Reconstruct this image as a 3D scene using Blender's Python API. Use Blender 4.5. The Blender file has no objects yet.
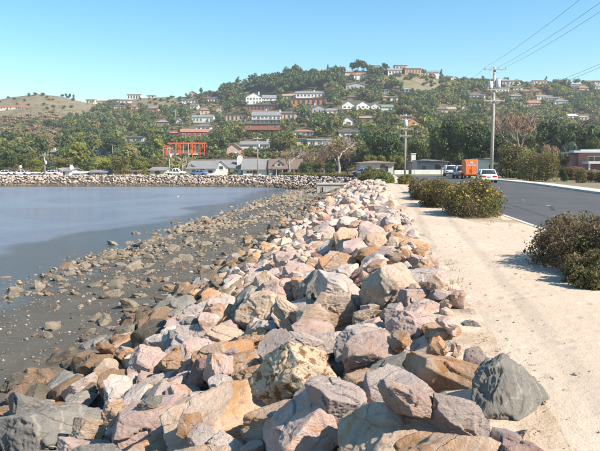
import bpy, bmesh, math, random
import numpy as np
from mathutils import Vector, Matrix, Euler, noise

R = math.radians
rng = np.random.default_rng(7)
random.seed(7)
SC = bpy.context.scene
COL = SC.collection

# ------------------------------------------------------------------ camera, sky, sun, exposure
EYE = 1.65
PITCH = math.atan(60.0 / 600.0)
cam_d = bpy.data.cameras.new('camera')
cam_d.sensor_width = 36.0; cam_d.lens = 36.0; cam_d.clip_end = 6000; cam_d.clip_start = 0.05
cam = bpy.data.objects.new('camera', cam_d); COL.objects.link(cam)
cam.location = (0, 0, EYE); cam.rotation_euler = (math.pi/2 - PITCH, 0, 0)
SC.camera = cam

SUN_AZ, SUN_EL = 119.0, 42.0          # clockwise from +Y, degrees
W = bpy.data.worlds.new('World'); SC.world = W; W.use_nodes = True
wn = W.node_tree.nodes; wl = W.node_tree.links
sky = wn.new('ShaderNodeTexSky'); sky.sky_type = 'NISHITA'; sky.sun_disc = False
sky.sun_elevation = R(SUN_EL); sky.sun_rotation = R(SUN_AZ)
sky.altitude = 0; sky.air_density = 1.0; sky.dust_density = 0.3; sky.ozone_density = 1.2
hs = wn.new('ShaderNodeHueSaturation'); hs.inputs['Hue'].default_value = 0.487; hs.inputs['Saturation'].default_value = 1.36
wl.new(sky.outputs[0], hs.inputs['Color']); wl.new(hs.outputs[0], wn['Background'].inputs[0]); wn['Background'].inputs[1].default_value = 0.11
sun_d = bpy.data.lights.new('sun', 'SUN'); sun_d.energy = 5.0; sun_d.angle = R(0.5); sun_d.color = (1.0, 0.915, 0.785)
sun = bpy.data.objects.new('sun', sun_d); COL.objects.link(sun)
to_sun = Vector((math.sin(R(SUN_AZ))*math.cos(R(SUN_EL)), math.cos(R(SUN_AZ))*math.cos(R(SUN_EL)), math.sin(R(SUN_EL))))
sun.rotation_euler = to_sun.to_track_quat('Z', 'Y').to_euler(); sun.location = to_sun*50
vs = SC.view_settings
vs.view_transform = 'Standard'; vs.look = 'None'; vs.gamma = 1.0; vs.use_curve_mapping = False; vs.exposure = 0.92
SC.cycles.max_bounces = 6; SC.cycles.transparent_max_bounces = 8; SC.cycles.volume_bounces = 0

# ------------------------------------------------------------------ photo pixel helpers (600 x 451 photograph)
cp, sp = math.cos(PITCH), math.sin(PITCH)
def ray(px, py):
    x, y = (px-300.0)/600.0, (225.5-py)/600.0
    dy = cp + y*sp; dz = -sp + y*cp
    return x/dy, dz/dy                      # X per metre of Y, Z per metre of Y
def P(px, py, z=0.0):
    u, e = ray(px, py); Y = (z-EYE)/e
    return Vector((u*Y, Y, z))
def PY(px, py, Y):
    u, e = ray(px, py); return Vector((u*Y, Y, EYE+e*Y))
def to_px(v):
    x, y, z = v[0], v[1], v[2]-EYE
    d = y*cp - z*sp; h = y*sp + z*cp
    return 300+600*x/d, 225.5-600*h/d, d

# ------------------------------------------------------------------ mesh helpers
class MB:
    def __init__(s): s.v = []; s.f = []; s.m = []; s.sm = []
    def add(s, vs_, fs_, mi=0, smooth=False):
        o = len(s.v); s.v += [tuple(v) for v in vs_]
        for f in fs_: s.f.append(tuple(i+o for i in f)); s.m.append(mi); s.sm.append(smooth)
        return s
    def box(s, x0, x1, y0, y1, z0, z1, mi=0, bev=0.0):
        if bev <= 0:
            vs_ = [(x0,y0,z0),(x1,y0,z0),(x1,y1,z0),(x0,y1,z0),(x0,y0,z1),(x1,y0,z1),(x1,y1,z1),(x0,y1,z1)]
            return s.add(vs_, [(0,3,2,1),(4,5,6,7),(0,1,5,4),(1,2,6,5),(2,3,7,6),(3,0,4,7)], mi)
        bm = bmesh.new(); bmesh.ops.create_cube(bm, size=1)
        for v in bm.verts: v.co = Vector(((x0+x1)/2+v.co.x*(x1-x0), (y0+y1)/2+v.co.y*(y1-y0), (z0+z1)/2+v.co.z*(z1-z0)))
        bmesh.ops.bevel(bm, geom=bm.edges[:], offset=bev, segments=2, affect='EDGES', profile=0.6)
        bm.verts.index_update()
        s.add([v.co for v in bm.verts], [[v.index for v in f.verts] for f in bm.faces], mi); bm.free(); return s
    def tube(s, pts, rads, n=8, mi=0, caps=True, smooth=True):
        pts = [Vector(p) for p in pts]
        if not hasattr(rads, '__len__'): rads = [rads]*len(pts)
        vs_ = []; fs_ = []
        up = Vector((0.13, 0.31, 0.94))
        for i, p in enumerate(pts):
            t = (pts[min(i+1, len(pts)-1)]-pts[max(i-1, 0)]).normalized()
            a = t.cross(up)
            if a.length < 0.05: a = t.cross(Vector((1, 0, 0)))
            a.normalize(); b = t.cross(a)
            for k in range(n):
                an = 2*math.pi*k/n
                vs_.append(p + (a*math.cos(an)+b*math.sin(an))*rads[i])
        for i in range(len(pts)-1):
            for k in range(n):
                k2 = (k+1) % n
                fs_.append((i*n+k, i*n+k2, (i+1)*n+k2, (i+1)*n+k))
        s.add(vs_, fs_, mi, smooth)
        if caps:
            o = len(s.v)-len(vs_)
            s.f.append(tuple(o+k for k in reversed(range(n)))); s.m.append(mi); s.sm.append(False)
            s.f.append(tuple(o+(len(pts)-1)*n+k for k in range(n))); s.m.append(mi); s.sm.append(False)
        return s
    def rings(s, rings, mi=0, smooth=True, cap=True, close=True):
        n = len(rings[0]); o = len(s.v); vs_ = [p for r in rings for p in r]; fs_ = []
        for i in range(len(rings)-1):
            for k in range(n if close else n-1):
                k2 = (k+1) % n; fs_.append((i*n+k, i*n+k2, (i+1)*n+k2, (i+1)*n+k))
        s.add(vs_, fs_, mi, smooth)
        if cap:
            s.f.append(tuple(o+k for k in reversed(range(n)))); s.m.append(mi); s.sm.append(smooth)
            s.f.append(tuple(o+(len(rings)-1)*n+k for k in range(n))); s.m.append(mi); s.sm.append(smooth)
        return s
    def prism(s, poly, axis, a, b, mi=0):
        def mk(p, t):
            return (t, p[0], p[1]) if axis == 'x' else ((p[0], t, p[1]) if axis == 'y' else (p[0], p[1], t))
        n = len(poly); vs_ = [mk(p, a) for p in poly]+[mk(p, b) for p in poly]
        fs_ = [tuple(range(n)), tuple(reversed(range(n, 2*n)))]+[(i, i+n, (i+1) % n+n, (i+1) % n) for i in range(n)]
        return s.add(vs_, fs_, mi)
    def mesh(s, name, mats):
        me = bpy.data.meshes.new(name); me.from_pydata(s.v, [], s.f)
        for m in (mats if isinstance(mats, (list, tuple)) else [mats]): me.materials.append(m)
        me.polygons.foreach_set('material_index', s.m); me.polygons.foreach_set('use_smooth', s.sm)
        bm = bmesh.new(); bm.from_mesh(me); bmesh.ops.recalc_face_normals(bm, faces=bm.faces[:]); bm.to_mesh(me); bm.free()
        me.update(); return me
    def build(s, name, mats, parent=None):
        return link(name, s.mesh(name, mats), parent)

def link(name, data, parent=None, loc=None, rot=None, scale=None):
    o = bpy.data.objects.new(name, data); COL.objects.link(o)
    if parent is not None: o.parent = parent
    if loc is not None: o.location = loc
    if rot is not None: o.rotation_euler = rot
    if scale is not None: o.scale = (scale,)*3 if not hasattr(scale, '__len__') else scale
    return o
def tag(o, label=None, cat=None, group=None, kind=None):
    if label: o['label'] = label
    if cat: o['category'] = cat
    if group: o['group'] = group
    if kind: o['kind'] = kind
    return o
def thing(name, label, cat, loc=(0, 0, 0), rz=0, group=None):
    o = link(name, None, None, loc, (0, 0, rz)); o.empty_display_size = 0.2
    return tag(o, label, cat, group)
def fast_mesh(name, V, F, mats, midx=None, smooth=False):
    """V (n,3), F (m,k) constant-size faces"""
    me = bpy.data.meshes.new(name); V = np.asarray(V, np.float32); F = np.asarray(F, np.int32)
    k = F.shape[1]
    me.vertices.add(len(V)); me.vertices.foreach_set('co', V.ravel())
    me.loops.add(F.size); me.loops.foreach_set('vertex_index', F.ravel())
    me.polygons.add(len(F)); me.polygons.foreach_set('loop_start', np.arange(0, F.size, k, dtype=np.int32))
    for m in (mats if isinstance(mats, (list, tuple)) else [mats]): me.materials.append(m)
    if midx is not None: me.polygons.foreach_set('material_index', np.asarray(midx, np.int32))
    me.polygons.foreach_set('use_smooth', np.full(len(F), smooth))
    me.update(calc_edges=True); return me
ORD = ['', 'second', 'third', 'fourth', 'fifth', 'sixth', 'seventh', 'eighth', 'ninth', 'tenth', 'eleventh', 'twelfth', 'thirteenth',
       'fourteenth', 'fifteenth', 'sixteenth', 'seventeenth', 'eighteenth', 'nineteenth', 'twentieth']
def ordinal(i):
    if i < 20: return ORD[i]
    n = i+1; suf = 'th' if 10 <= n % 100 <= 20 else {1: 'st', 2: 'nd', 3: 'rd'}.get(n % 10, 'th')
    return '%d%s' % (n, suf)

# ------------------------------------------------------------------ material helpers
class NT:
    def __init__(s, name):
        s.m = bpy.data.materials.new(name); s.m.use_nodes = True; s.t = s.m.node_tree
        s.b = s.t.nodes['Principled BSDF']; s.b.inputs['Roughness'].default_value = 0.8
        s.b.inputs['Specular IOR Level'].default_value = 0.3
    def n(s, typ, **kw):
        nd = s.t.nodes.new('ShaderNode'+typ)
        for k, v in kw.items():
            if k.startswith('_'): setattr(nd, k[1:], v)
            else: s.put(nd.inputs[k.replace('__', ' ')], v)
        return nd
    def put(s, sock, v):
        if isinstance(v, bpy.types.NodeSocket): s.t.links.new(v, sock)
        else:
            if isinstance(v, tuple) and len(v) == 3 and sock.type == 'RGBA': v = v+(1,)
            sock.default_value = v
    def mix(s, fac, a, b, mode='MIX'):
        nd = s.t.nodes.new('ShaderNodeMix'); nd.data_type = 'RGBA'; nd.blend_type = mode
        s.put(nd.inputs['Factor'], fac); s.put(nd.inputs['A'], a); s.put(nd.inputs['B'], b); return nd.outputs['Result']
    def math(s, op, a, b=0.0, c=None, clamp=False):
        nd = s.t.nodes.new('ShaderNodeMath'); nd.operation = op; nd.use_clamp = clamp
        s.put(nd.inputs[0], a); s.put(nd.inputs[1], b)
        if c is not None: s.put(nd.inputs[2], c)
        return nd.outputs[0]
    def noise(s, vec, scale, detail=4, rough=0.55, dist=0.0, color=False):
        nd = s.n('TexNoise', Scale=scale, Detail=detail, Roughness=rough, Distortion=dist)
        if vec is not None: s.t.links.new(vec, nd.inputs['Vector'])
        return nd.outputs['Color' if color else 'Fac']
    def step(s, v, a, b):
        nd = s.n('MapRange', _interpolation_type='SMOOTHSTEP'); s.put(nd.inputs['Value'], v)
        nd.inputs['From Min'].default_value = a; nd.inputs['From Max'].default_value = b; return nd.outputs['Result']
    def rng(s, v, a, b, c, d):
        nd = s.n('MapRange'); s.put(nd.inputs['Value'], v)
        for k, x in zip(('From Min', 'From Max', 'To Min', 'To Max'), (a, b, c, d)): nd.inputs[k].default_value = x
        return nd.outputs['Result']
    def bump(s, h, dist=0.02, strength=0.6):
        nd = s.n('Bump', Strength=strength, Distance=dist, Height=h); s.t.links.new(nd.outputs[0], s.b.inputs['Normal'])
    def base(s, c): s.put(s.b.inputs['Base Color'], c)
    def rough(s, v): s.put(s.b.inputs['Roughness'], v)
    def obj(s): return s.n('TexCoord').outputs['Object']
    def pos(s): return s.n('NewGeometry').outputs['Position']
    def rnd(s): return s.n('ObjectInfo').outputs['Random']

def plain(name, c, rough=0.7, var=0.12, scale=3.0, spec=0.3, metal=0.0):
    t = NT(name); v = t.obj(); f = t.noise(v, scale, 5)
    k = t.rng(f, 0.3, 0.7, 1-var, 1+var)
    t.base(t.mix(1.0, c, t.n('CombineColor', Red=k, Green=k, Blue=k).outputs[0], 'MULTIPLY'))
    t.rough(t.rng(f, 0.3, 0.7, max(rough-0.08, 0.02), min(rough+0.08, 1)))
    t.b.inputs['Specular IOR Level'].default_value = spec; t.b.inputs['Metallic'].default_value = metal
    return t.m

def rock_mat(name, c1, c2, c3, stain=0.5, vein=0.25, dark=(0.12, 0.095, 0.08), speck=0.0):
    t = NT(name)
    off = t.n('VectorMath', _operation='SCALE'); t.put(off.inputs[0], t.n('CombineXYZ', X=1.0, Y=1.7, Z=-0.6).outputs[0]); t.put(off.inputs['Scale'], t.math('MULTIPLY', t.rnd(), 60.0))
    ad = t.n('VectorMath', _operation='ADD'); t.put(ad.inputs[0], t.obj()); t.put(ad.inputs[1], off.outputs[0]); v = ad.outputs[0]
    mp = t.n('Mapping'); mp.inputs['Scale'].default_value = (1.0, 1.0, 2.6); mp.inputs['Rotation'].default_value = (0.5, 0.3, 0.2); t.put(mp.inputs['Vector'], v); vs2 = mp.outputs[0]
    col = t.mix(t.step(t.noise(v, 0.9, 6, 0.6, 0.5), 0.38, 0.62), c1, c2)
    b = t.step(t.noise(vs2, 1.0, 9, 0.66, 0.9), 0.64-0.17*stain, 0.78-0.14*stain)
    col = t.mix(t.math('MULTIPLY', b, 0.80), col, c3)
    w = t.n('TexWave', Scale=0.7, Distortion=9.0, Detail=5.0, **{'Detail__Scale': 1.4}); t.put(w.inputs['Vector'], v)
    col = t.mix(t.math('MULTIPLY', t.step(w.outputs['Fac'], 0.94, 0.995), vein), col, (0.60, 0.54, 0.48))
    cr = t.noise(vs2, 3.0, 9, 0.70, 0.3)
    col = t.mix(t.math('MULTIPLY', t.step(cr, 0.41, 0.29), 0.55), col, dark)
    if speck > 0:
        col = t.mix(t.math('MULTIPLY', t.step(t.noise(v, 5.0, 4, 0.6, 0.5), 0.53, 0.58), speck), col, c3)
    dv = t.mix(0.22, v, t.noise(v, 2.6, 5, 0.6, color=True))
    ck = t.n('TexVoronoi', Scale=1.15, _feature='DISTANCE_TO_EDGE'); t.put(ck.inputs['Vector'], dv)
    line = t.math('MULTIPLY', t.step(ck.outputs['Distance'], 0.010, 0.001), t.step(t.noise(v, 1.3, 2), 0.54, 0.62))
    col = t.mix(t.math('MULTIPLY', line, 0.6), col, dark)
    fi = t.noise(v, 24.0, 8, 0.75); k = t.rng(fi, 0.25, 0.75, 0.80, 1.18)
    k2 = t.math('MULTIPLY', k, t.rng(t.rnd(), 0, 1, 0.84, 1.08))
    col = t.mix(1.0, col, t.n('CombineColor', Red=k2, Green=k2, Blue=k2).outputs[0], 'MULTIPLY')
    t.base(col); t.rough(t.rng(cr, 0.3, 0.7, 0.95, 0.72)); t.b.inputs['Specular IOR Level'].default_value = 0.22
    h = t.math('ADD', t.noise(vs2, 3.2, 10, 0.68, 0.2), t.math('MULTIPLY', fi, 0.30)); h = t.math('SUBTRACT', h, t.math('MULTIPLY', line, 0.35))
    t.bump(h, 0.07, 0.85)
    return t.m

ROCKC = [   # material, colour word
    (rock_mat('rock_mauve_pink', (0.610, 0.450, 0.385), (0.515, 0.360, 0.305), (0.590, 0.290, 0.130), 0.7), 'mauve pink'),
    (rock_mat('rock_tan', (0.600, 0.465, 0.355), (0.530, 0.380, 0.280), (0.560, 0.285, 0.110), 0.75), 'warm tan'),
    (rock_mat('rock_orange', (0.540, 0.295, 0.150), (0.560, 0.400, 0.290), (0.520, 0.205, 0.065), 0.85), 'rust orange'),
    (rock_mat('rock_lavender', (0.430, 0.350, 0.320), (0.540, 0.430, 0.375), (0.480, 0.250, 0.140), 0.55), 'lavender grey'),
    (rock_mat('rock_green_grey', (0.290, 0.262, 0.222), (0.225, 0.205, 0.180), (0.400, 0.250, 0.150), 0.40), 'greenish grey'),
    (rock_mat('rock_maroon', (0.333, 0.178, 0.144), (0.437, 0.287, 0.241), (0.506, 0.265, 0.127), 0.4), 'maroon'),
    (rock_mat('rock_pale', (0.625, 0.525, 0.460), (0.530, 0.420, 0.365), (0.530, 0.290, 0.160), 0.5), 'pale'),
    (rock_mat('rock_mottled', (0.672, 0.549, 0.403), (0.605, 0.459, 0.314), (0.269, 0.140, 0.062), 0.2, 0.1, speck=0.95), 'brown mottled'),
    (rock_mat('rock_brown', (0.235, 0.155, 0.098), (0.29, 0.19, 0.12), (0.33, 0.15, 0.065), 0.6, 0.1), 'brown'),
    (rock_mat('rock_dark', (0.115, 0.095, 0.07), (0.17, 0.135, 0.10), (0.09, 0.085, 0.045), 0.5, 0.1, (0.03, 0.03, 0.028)), 'dark weedy'),
    (rock_mat('rock_beach', (0.30, 0.245, 0.18), (0.22, 0.18, 0.135), (0.20, 0.14, 0.09), 0.35, 0.1), 'tan'),
]
RM = [m for m, _ in ROCKC]

def leaf_mat(name, c, c2, trans=0.32, flower=None):
    t = NT(name)
    f = t.noise(t.obj(), 0.9, 3)
    rd = t.rnd()
    col = t.mix(t.step(f, 0.35, 0.65), c, c2)
    fine = t.noise(t.obj(), 37.0, 2)
    k = t.rng(fine, 0.3, 0.7, 0.82, 1.2); k2 = t.math('MULTIPLY', k, t.rng(rd, 0, 1, 0.75, 1.25))
    col = t.mix(1.0, col, t.n('CombineColor', Red=k2, Green=k2, Blue=t.math('MULTIPLY', k2, 0.95)).outputs[0], 'MULTIPLY')
    t.base(col); t.b.inputs['Roughness'].default_value = 0.6
    out = t.t.nodes['Material Output']
    tr = t.n('BsdfTranslucent', Color=col)
    ms = t.n('MixShader'); ms.inputs[0].default_value = trans
    t.t.links.new(t.b.outputs[0], ms.inputs[1]); t.t.links.new(tr.outputs[0], ms.inputs[2]); t.t.links.new(ms.outputs[0], out.inputs[0])
    return t.m
LEAF = {
    'dark': leaf_mat('leaf_dark', (0.065, 0.092, 0.037), (0.107, 0.135, 0.046)),
    'green': leaf_mat('leaf_green', (0.107, 0.135, 0.042), (0.162, 0.177, 0.052)),
    'yellow': leaf_mat('leaf_yellow_green', (0.230, 0.223, 0.040), (0.177, 0.192, 0.046)),
    'olive': leaf_mat('leaf_olive', (0.153, 0.142, 0.055), (0.208, 0.169, 0.068)),
    'blue': leaf_mat('leaf_blue_green', (0.124, 0.150, 0.117), (0.156, 0.176, 0.137)),
    'brown': leaf_mat('leaf_brown', (0.230, 0.165, 0.104), (0.283, 0.196, 0.135)),
    'red': leaf_mat('leaf_reddish', (0.221, 0.117, 0.075), (0.182, 0.120, 0.065)),
    'rust': leaf_mat('leaf_rust', (0.230, 0.165, 0.054), (0.276, 0.150, 0.061)),
    'coyote': leaf_mat('leaf_coyote', (0.176, 0.137, 0.065), (0.137, 0.130, 0.047)),
    'coyote2': leaf_mat('leaf_near_bush', (0.225, 0.150, 0.095), (0.135, 0.135, 0.052)),
    'dry': leaf_mat('leaf_dry', (0.36, 0.27, 0.15), (0.30, 0.21, 0.11)),
    'flower': leaf_mat('flower_yellow', (0.62, 0.42, 0.02), (0.55, 0.36, 0.02)),
    'ice': leaf_mat('leaf_ice_plant', (0.176, 0.156, 0.039), (0.215, 0.169, 0.052)),
}
BARK = plain('bark', (0.13, 0.10, 0.075), 0.9, 0.3, 6)
BARKP = plain('bark_pale', (0.36, 0.30, 0.25), 0.85, 0.25, 6)
BARKR = plain('bark_reddish_twig', (0.24, 0.15, 0.125), 0.9, 0.25, 6)
POLE = plain('weathered_pole_wood', (0.40, 0.35, 0.31), 0.85, 0.2, 4)
GALV = plain('galvanised_metal', (0.52, 0.53, 0.54), 0.45, 0.08, 4, 0.5)
WIRE = plain('wire_black', (0.05, 0.05, 0.055), 0.6)
CONC = plain('concrete', (0.42, 0.39, 0.35), 0.85, 0.18, 1.5)
KERBM = plain('pale_concrete', (0.50, 0.46, 0.41), 0.85, 0.15, 1.2)
BLACK = plain('black_rubber', (0.02, 0.02, 0.02), 0.8)
DARKP = plain('black_plastic', (0.03, 0.03, 0.032), 0.5)
GLASS = plain('dark_glass', (0.035, 0.045, 0.055), 0.08, 0.1, 2, 0.6)
CHROME = plain('bright_metal', (0.6, 0.6, 0.62), 0.25, 0.05, 3, 0.5, 0.8)

# ------------------------------------------------------------------ layout of the shore
A = Vector((0.119, 0.9929)); Nl = Vector((-0.9929, 0.119)); C0 = Vector((0.95, 0.0))   # crest line direction, left normal
def LS(l, s): p = C0 + A*l + Nl*s; return p.x, p.y
def ls_of(x, y):
    d = Vector((x, y))-C0; return d.dot(A), d.dot(Nl)
WATER = -3.3
def slope_z(s):
    return np.interp(s, [-2, -0.2, 0.6, 7.6, 12], [0.0, 0.0, -0.05, -2.85, -3.2])
def mud_z(l, s):
    base = np.interp(s, [0, 7.0, 9.0, 16.2, 24, 60], [-2.9, -2.66, -2.78, -3.3, -3.75, -5.5])
    return base
def mud_h(l, s):
    n = noise.noise(Vector((l*0.16, s*0.22, 0.3)))*0.10 + noise.noise(Vector((l*0.5, s*0.55, 4.1)))*0.05 + noise.noise(Vector((l*1.7, s*1.7, 9.1)))*0.018
    near = 0.10*max(0.0, min(1.0, (26-l)/12.0))*max(0, min(1, (s-9)/5))
    return float(mud_z(l, s)) + n*min(1.0, max(0.0, (s-5)/3)) - near

# mud flat
t = NT('mud'); v = t.pos(); f = t.noise(v, 0.7, 6, 0.6); g = t.noise(v, 9.0, 6, 0.65)
zz = t.n('SeparateXYZ'); t.put(zz.inputs[0], v)
wet = t.step(t.math('ADD', zz.outputs['Z'], t.math('MULTIPLY', t.math('SUBTRACT', f, 0.5), 0.5)), -2.98, -3.26)
col = t.mix(t.step(f, 0.38, 0.62), (0.105, 0.092, 0.073), (0.080, 0.072, 0.058))
col = t.mix(t.math('MULTIPLY', t.step(g, 0.55, 0.72), 0.55), col, (0.22, 0.19, 0.145))
col = t.mix(t.math('MULTIPLY', wet, 0.5), col, (0.060, 0.058, 0.046))
col = t.mix(t.math('MULTIPLY', t.step(t.noise(v, 46.0, 2), 0.68, 0.72), 0.6), col, (0.36, 0.32, 0.26))
t.base(col); t.rough(t.mix(wet, (0.85, 0.85, 0.85), (0.16, 0.16, 0.16))); t.bump(t.math('ADD', g, t.math('MULTIPLY', t.noise(v, 30, 4), 0.5)), 0.03, 0.6)
MUD = t.m
ls_l = np.concatenate([np.arange(-14, 40, 0.45), np.arange(40, 172, 1.6)]); ls_s = np.concatenate([np.arange(4.0, 22, 0.4), np.arange(22, 62, 4)])
V = []; F = []
for l in ls_l:
    for s in ls_s:
        x, y = LS(l, s); V.append((x, y, mud_h(l, s)))
ns = len(ls_s)
for i in range(len(ls_l)-1):
    for j in range(ns-1): F.append((i*ns+j, (i+1)*ns+j, (i+1)*ns+j+1, i*ns+j+1))
mud = tag(link('mudflat', fast_mesh('mudflat', V, F, MUD, smooth=True)), 'dark grey mud flat exposed at low tide', 'mud', kind='structure')

# water
t = NT('bay_water'); v = t.pos()
n1 = t.noise(v, 0.045, 4, 0.55, 0.8)
dp = t.n('VectorMath', _operation='DOT_PRODUCT'); t.put(dp.inputs[0], v); dp.inputs[1].default_value = (Nl.x, Nl.y, 0)
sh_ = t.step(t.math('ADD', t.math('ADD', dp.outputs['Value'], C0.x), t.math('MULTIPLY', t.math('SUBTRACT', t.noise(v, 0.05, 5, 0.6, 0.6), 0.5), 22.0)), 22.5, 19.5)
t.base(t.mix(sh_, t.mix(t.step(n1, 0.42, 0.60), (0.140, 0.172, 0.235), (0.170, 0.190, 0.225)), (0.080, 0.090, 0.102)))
t.rough(t.rng(n1, 0.35, 0.65, 0.10, 0.28)); t.b.inputs['Specular IOR Level'].default_value = 0.5; t.b.inputs['IOR'].default_value = 1.33
mp = t.n('Mapping'); mp.inputs['Scale'].default_value = (1.0, 2.2, 1.0); t.put(mp.inputs['Vector'], v)
t.bump(t.math('ADD', t.noise(mp.outputs[0], 1.1, 4), t.math('MULTIPLY', t.noise(mp.outputs[0], 5.0, 3), 0.4)), 0.20, 0.8)
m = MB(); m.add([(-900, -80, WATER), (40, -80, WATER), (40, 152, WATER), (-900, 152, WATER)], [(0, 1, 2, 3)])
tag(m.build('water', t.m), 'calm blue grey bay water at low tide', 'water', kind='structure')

# ground sheet on the land side
t = NT('dry_ground'); v = t.pos(); f = t.noise(v, 0.25, 6); g = t.noise(v, 6, 5)
t.base(t.mix(t.step(g, 0.4, 0.65), t.mix(t.step(f, 0.4, 0.6), (0.20, 0.16, 0.10), (0.13, 0.12, 0.06)), (0.26, 0.21, 0.14))); t.bump(g, 0.05, 0.5)
GROUND = t.m
rows = [(-80, LS(-80, 0.2)[0], -0.15), (60, LS(60, 0.2)[0], -0.15), (100, LS(100, 0.2)[0], -0.15), (117, 14.6, -0.25), (119, 9.5, -0.35), (141, -5, -0.75), (147, -30, -0.85), (147.4, -420, -0.85), (300, -420, -0.9)]
m = MB(); vs_ = []; fs_ = []
for (y, x, z) in rows: vs_ += [(x, y, z), (520, y, z)]
for i in range(len(rows)-1): fs_.append((2*i, 2*i+1, 2*i+3, 2*i+2))
m.add(vs_, fs_); tag(m.build('ground', GROUND), 'dry earth ground behind the shore', 'ground', kind='structure')

# revetment earth core under the boulders
t = NT('revetment_earth'); v = t.pos(); g = t.noise(v, 5, 6, 0.65)
t.base(t.mix(t.step(g, 0.4, 0.6), (0.07, 0.058, 0.046), (0.13, 0.105, 0.08))); t.bump(g, 0.06, 0.8)
V = []; F = []; sl = np.arange(-0.35, 9.4, 0.4); ll = np.arange(-6, 122, 1.0)
for l in ll:
    for s in sl:
        x, y = LS(l, s); V.append((x, y, float(slope_z(s))-0.16+noise.noise(Vector((x*1.3, y*1.3, 0)))*0.05))
for i in range(len(ll)-1):
    for j in range(len(sl)-1): F.append((i*len(sl)+j, (i+1)*len(sl)+j, (i+1)*len(sl)+j+1, i*len(sl)+j+1))
tag(link('revetment_bank', fast_mesh('revetment_bank', V, F, t.m, smooth=True)), 'earth bank under the boulders', 'bank', kind='structure')

# verge slab between crest and road (kerb is its road side), then path on it
def road_left(y): return 4.78 + 0.105*y + 0.0006*max(0, y-70)**2
t = NT('verge_earth'); v = t.pos(); f = t.noise(v, 0.6, 5); g = t.noise(v, 7, 6, 0.65)
col = t.mix(t.step(f, 0.44, 0.60), (0.57, 0.445, 0.335), (0.37, 0.27, 0.18)); col = t.mix(t.math('MULTIPLY', t.step(g, 0.5, 0.68), 0.55), col, (0.30, 0.22, 0.14))
t.base(col); t.bump(t.math('ADD', g, t.math('MULTIPLY', t.noise(v, 40, 4), 0.4)), 0.03, 0.7); VERGE = t.m
m = MB(); ys = list(range(-20, 2, 2))+list(np.arange(2, 40, 0.5))+list(range(40, 112, 4)); vs_ = []; fs_ = []
for y in ys:
    xl = C0.x + 0.1199*y - 0.05 + 0.10*noise.noise(Vector((y*1.1, 5, 0))); xr = road_left(y)-0.15
    vs_ += [(xl-1.0, y, -0.55), (xl-0.62, y, -0.24+0.08*noise.noise(Vector((y*2.1, 1, 0)))), (xl-0.34, y, -0.07+0.05*noise.noise(Vector((y*2.7, 2, 0)))), (xl-0.14, y, 0.0), (xr, y, 0.0), (xr, y, -0.3)]
for i in range(len(ys)-1):
    for k in range(5): fs_.append((6*i+k, 6*i+k+1, 6*i+k+7, 6*i+k+6))
m.add(vs_, fs_); tag(m.build('verge', VERGE), 'earth verge between the boulders and the road', 'verge', kind='structure')
m = MB(); vs_ = []; fs_ = []
for y in ys:
    x = road_left(y); vs_ += [(x-0.149, y, -0.3), (x-0.149, y, 0.012), (x-0.02, y, 0.012), (x, y, -0.01), (x+0.01, y, -0.3)]
for i in range(len(ys)-1):
    for k in range(4): fs_.append((5*i+k, 5*i+k+1, 5*i+k+6, 5*i+k+5))
m.add(vs_, fs_); tag(m.build('kerb', KERBM), 'pale concrete kerb along the verge', 'kerb', kind='structure')

t = NT('sandy_path'); v = t.pos(); f = t.noise(v, 0.5, 5, 0.6, 0.4); g = t.noise(v, 5.5, 6, 0.62); h = t.noise(v, 55, 4, 0.6)
col = t.mix(t.step(f, 0.35, 0.65), (0.530, 0.420, 0.325), (0.472, 0.365, 0.275))
col = t.mix(t.math('MULTIPLY', t.step(g, 0.52, 0.70), 0.55), col, (0.44, 0.325, 0.215))
col = t.mix(t.math('MULTIPLY', t.step(h, 0.60, 0.70), 0.5), col, (0.36, 0.26, 0.17))
col = t.mix(t.math('MULTIPLY', t.step(t.noise(v, 80, 2), 0.66, 0.72), 0.6), col, (0.64, 0.55, 0.44))
t.base(col); t.rough(0.95)
vo = t.n('TexVoronoi', Scale=3.2); t.put(vo.inputs['Vector'], v)
t.bump(t.math('ADD', t.math('ADD', g, t.math('MULTIPLY', h, 0.25)), t.math('MULTIPLY', t.step(vo.outputs['Distance'], 0.1, 0.32), 0.5)), 0.05, 0.5)
PATHM = t.m
m = MB(); vs_ = []; fs_ = []; yy = np.arange(-6, 111, 0.35); kx = 9
for y in yy:
    xl = C0.x + 0.1199*y + 0.02 + 0.12*noise.noise(Vector((y*0.9, 0, 0)))
    wd = np.interp(y, [-6, 6, 9, 12, 14.2, 15.6, 16.6, 18, 22, 40, 70, 110], [2.75, 2.85, 2.8, 2.8, 3.4, 3.5, 2.5, 2.0, 1.85, 1.9, 1.9, 1.8]) + 0.22*noise.noise(Vector((y*0.7, 3, 0))) + 0.10*noise.noise(Vector((y*3.1, 8, 0)))
    for k in range(kx):
        q = k/(kx-1); edge = -2.6 if k in (0, kx-1) else 1.0
        vs_.append((xl+wd*q, y, 0.004+edge*(0.012+0.014*noise.noise(Vector((q*5, y*1.2, 2))))))
for i in range(len(yy)-1):
    for k in range(kx-1): fs_.append((kx*i+k, kx*i+k+1, kx*(i+1)+k+1, kx*(i+1)+k))
m.add(vs_, fs_, 0, True); tag(m.build('path', PATHM), 'pale sandy footpath beside the boulders', 'path', kind='structure')

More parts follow.
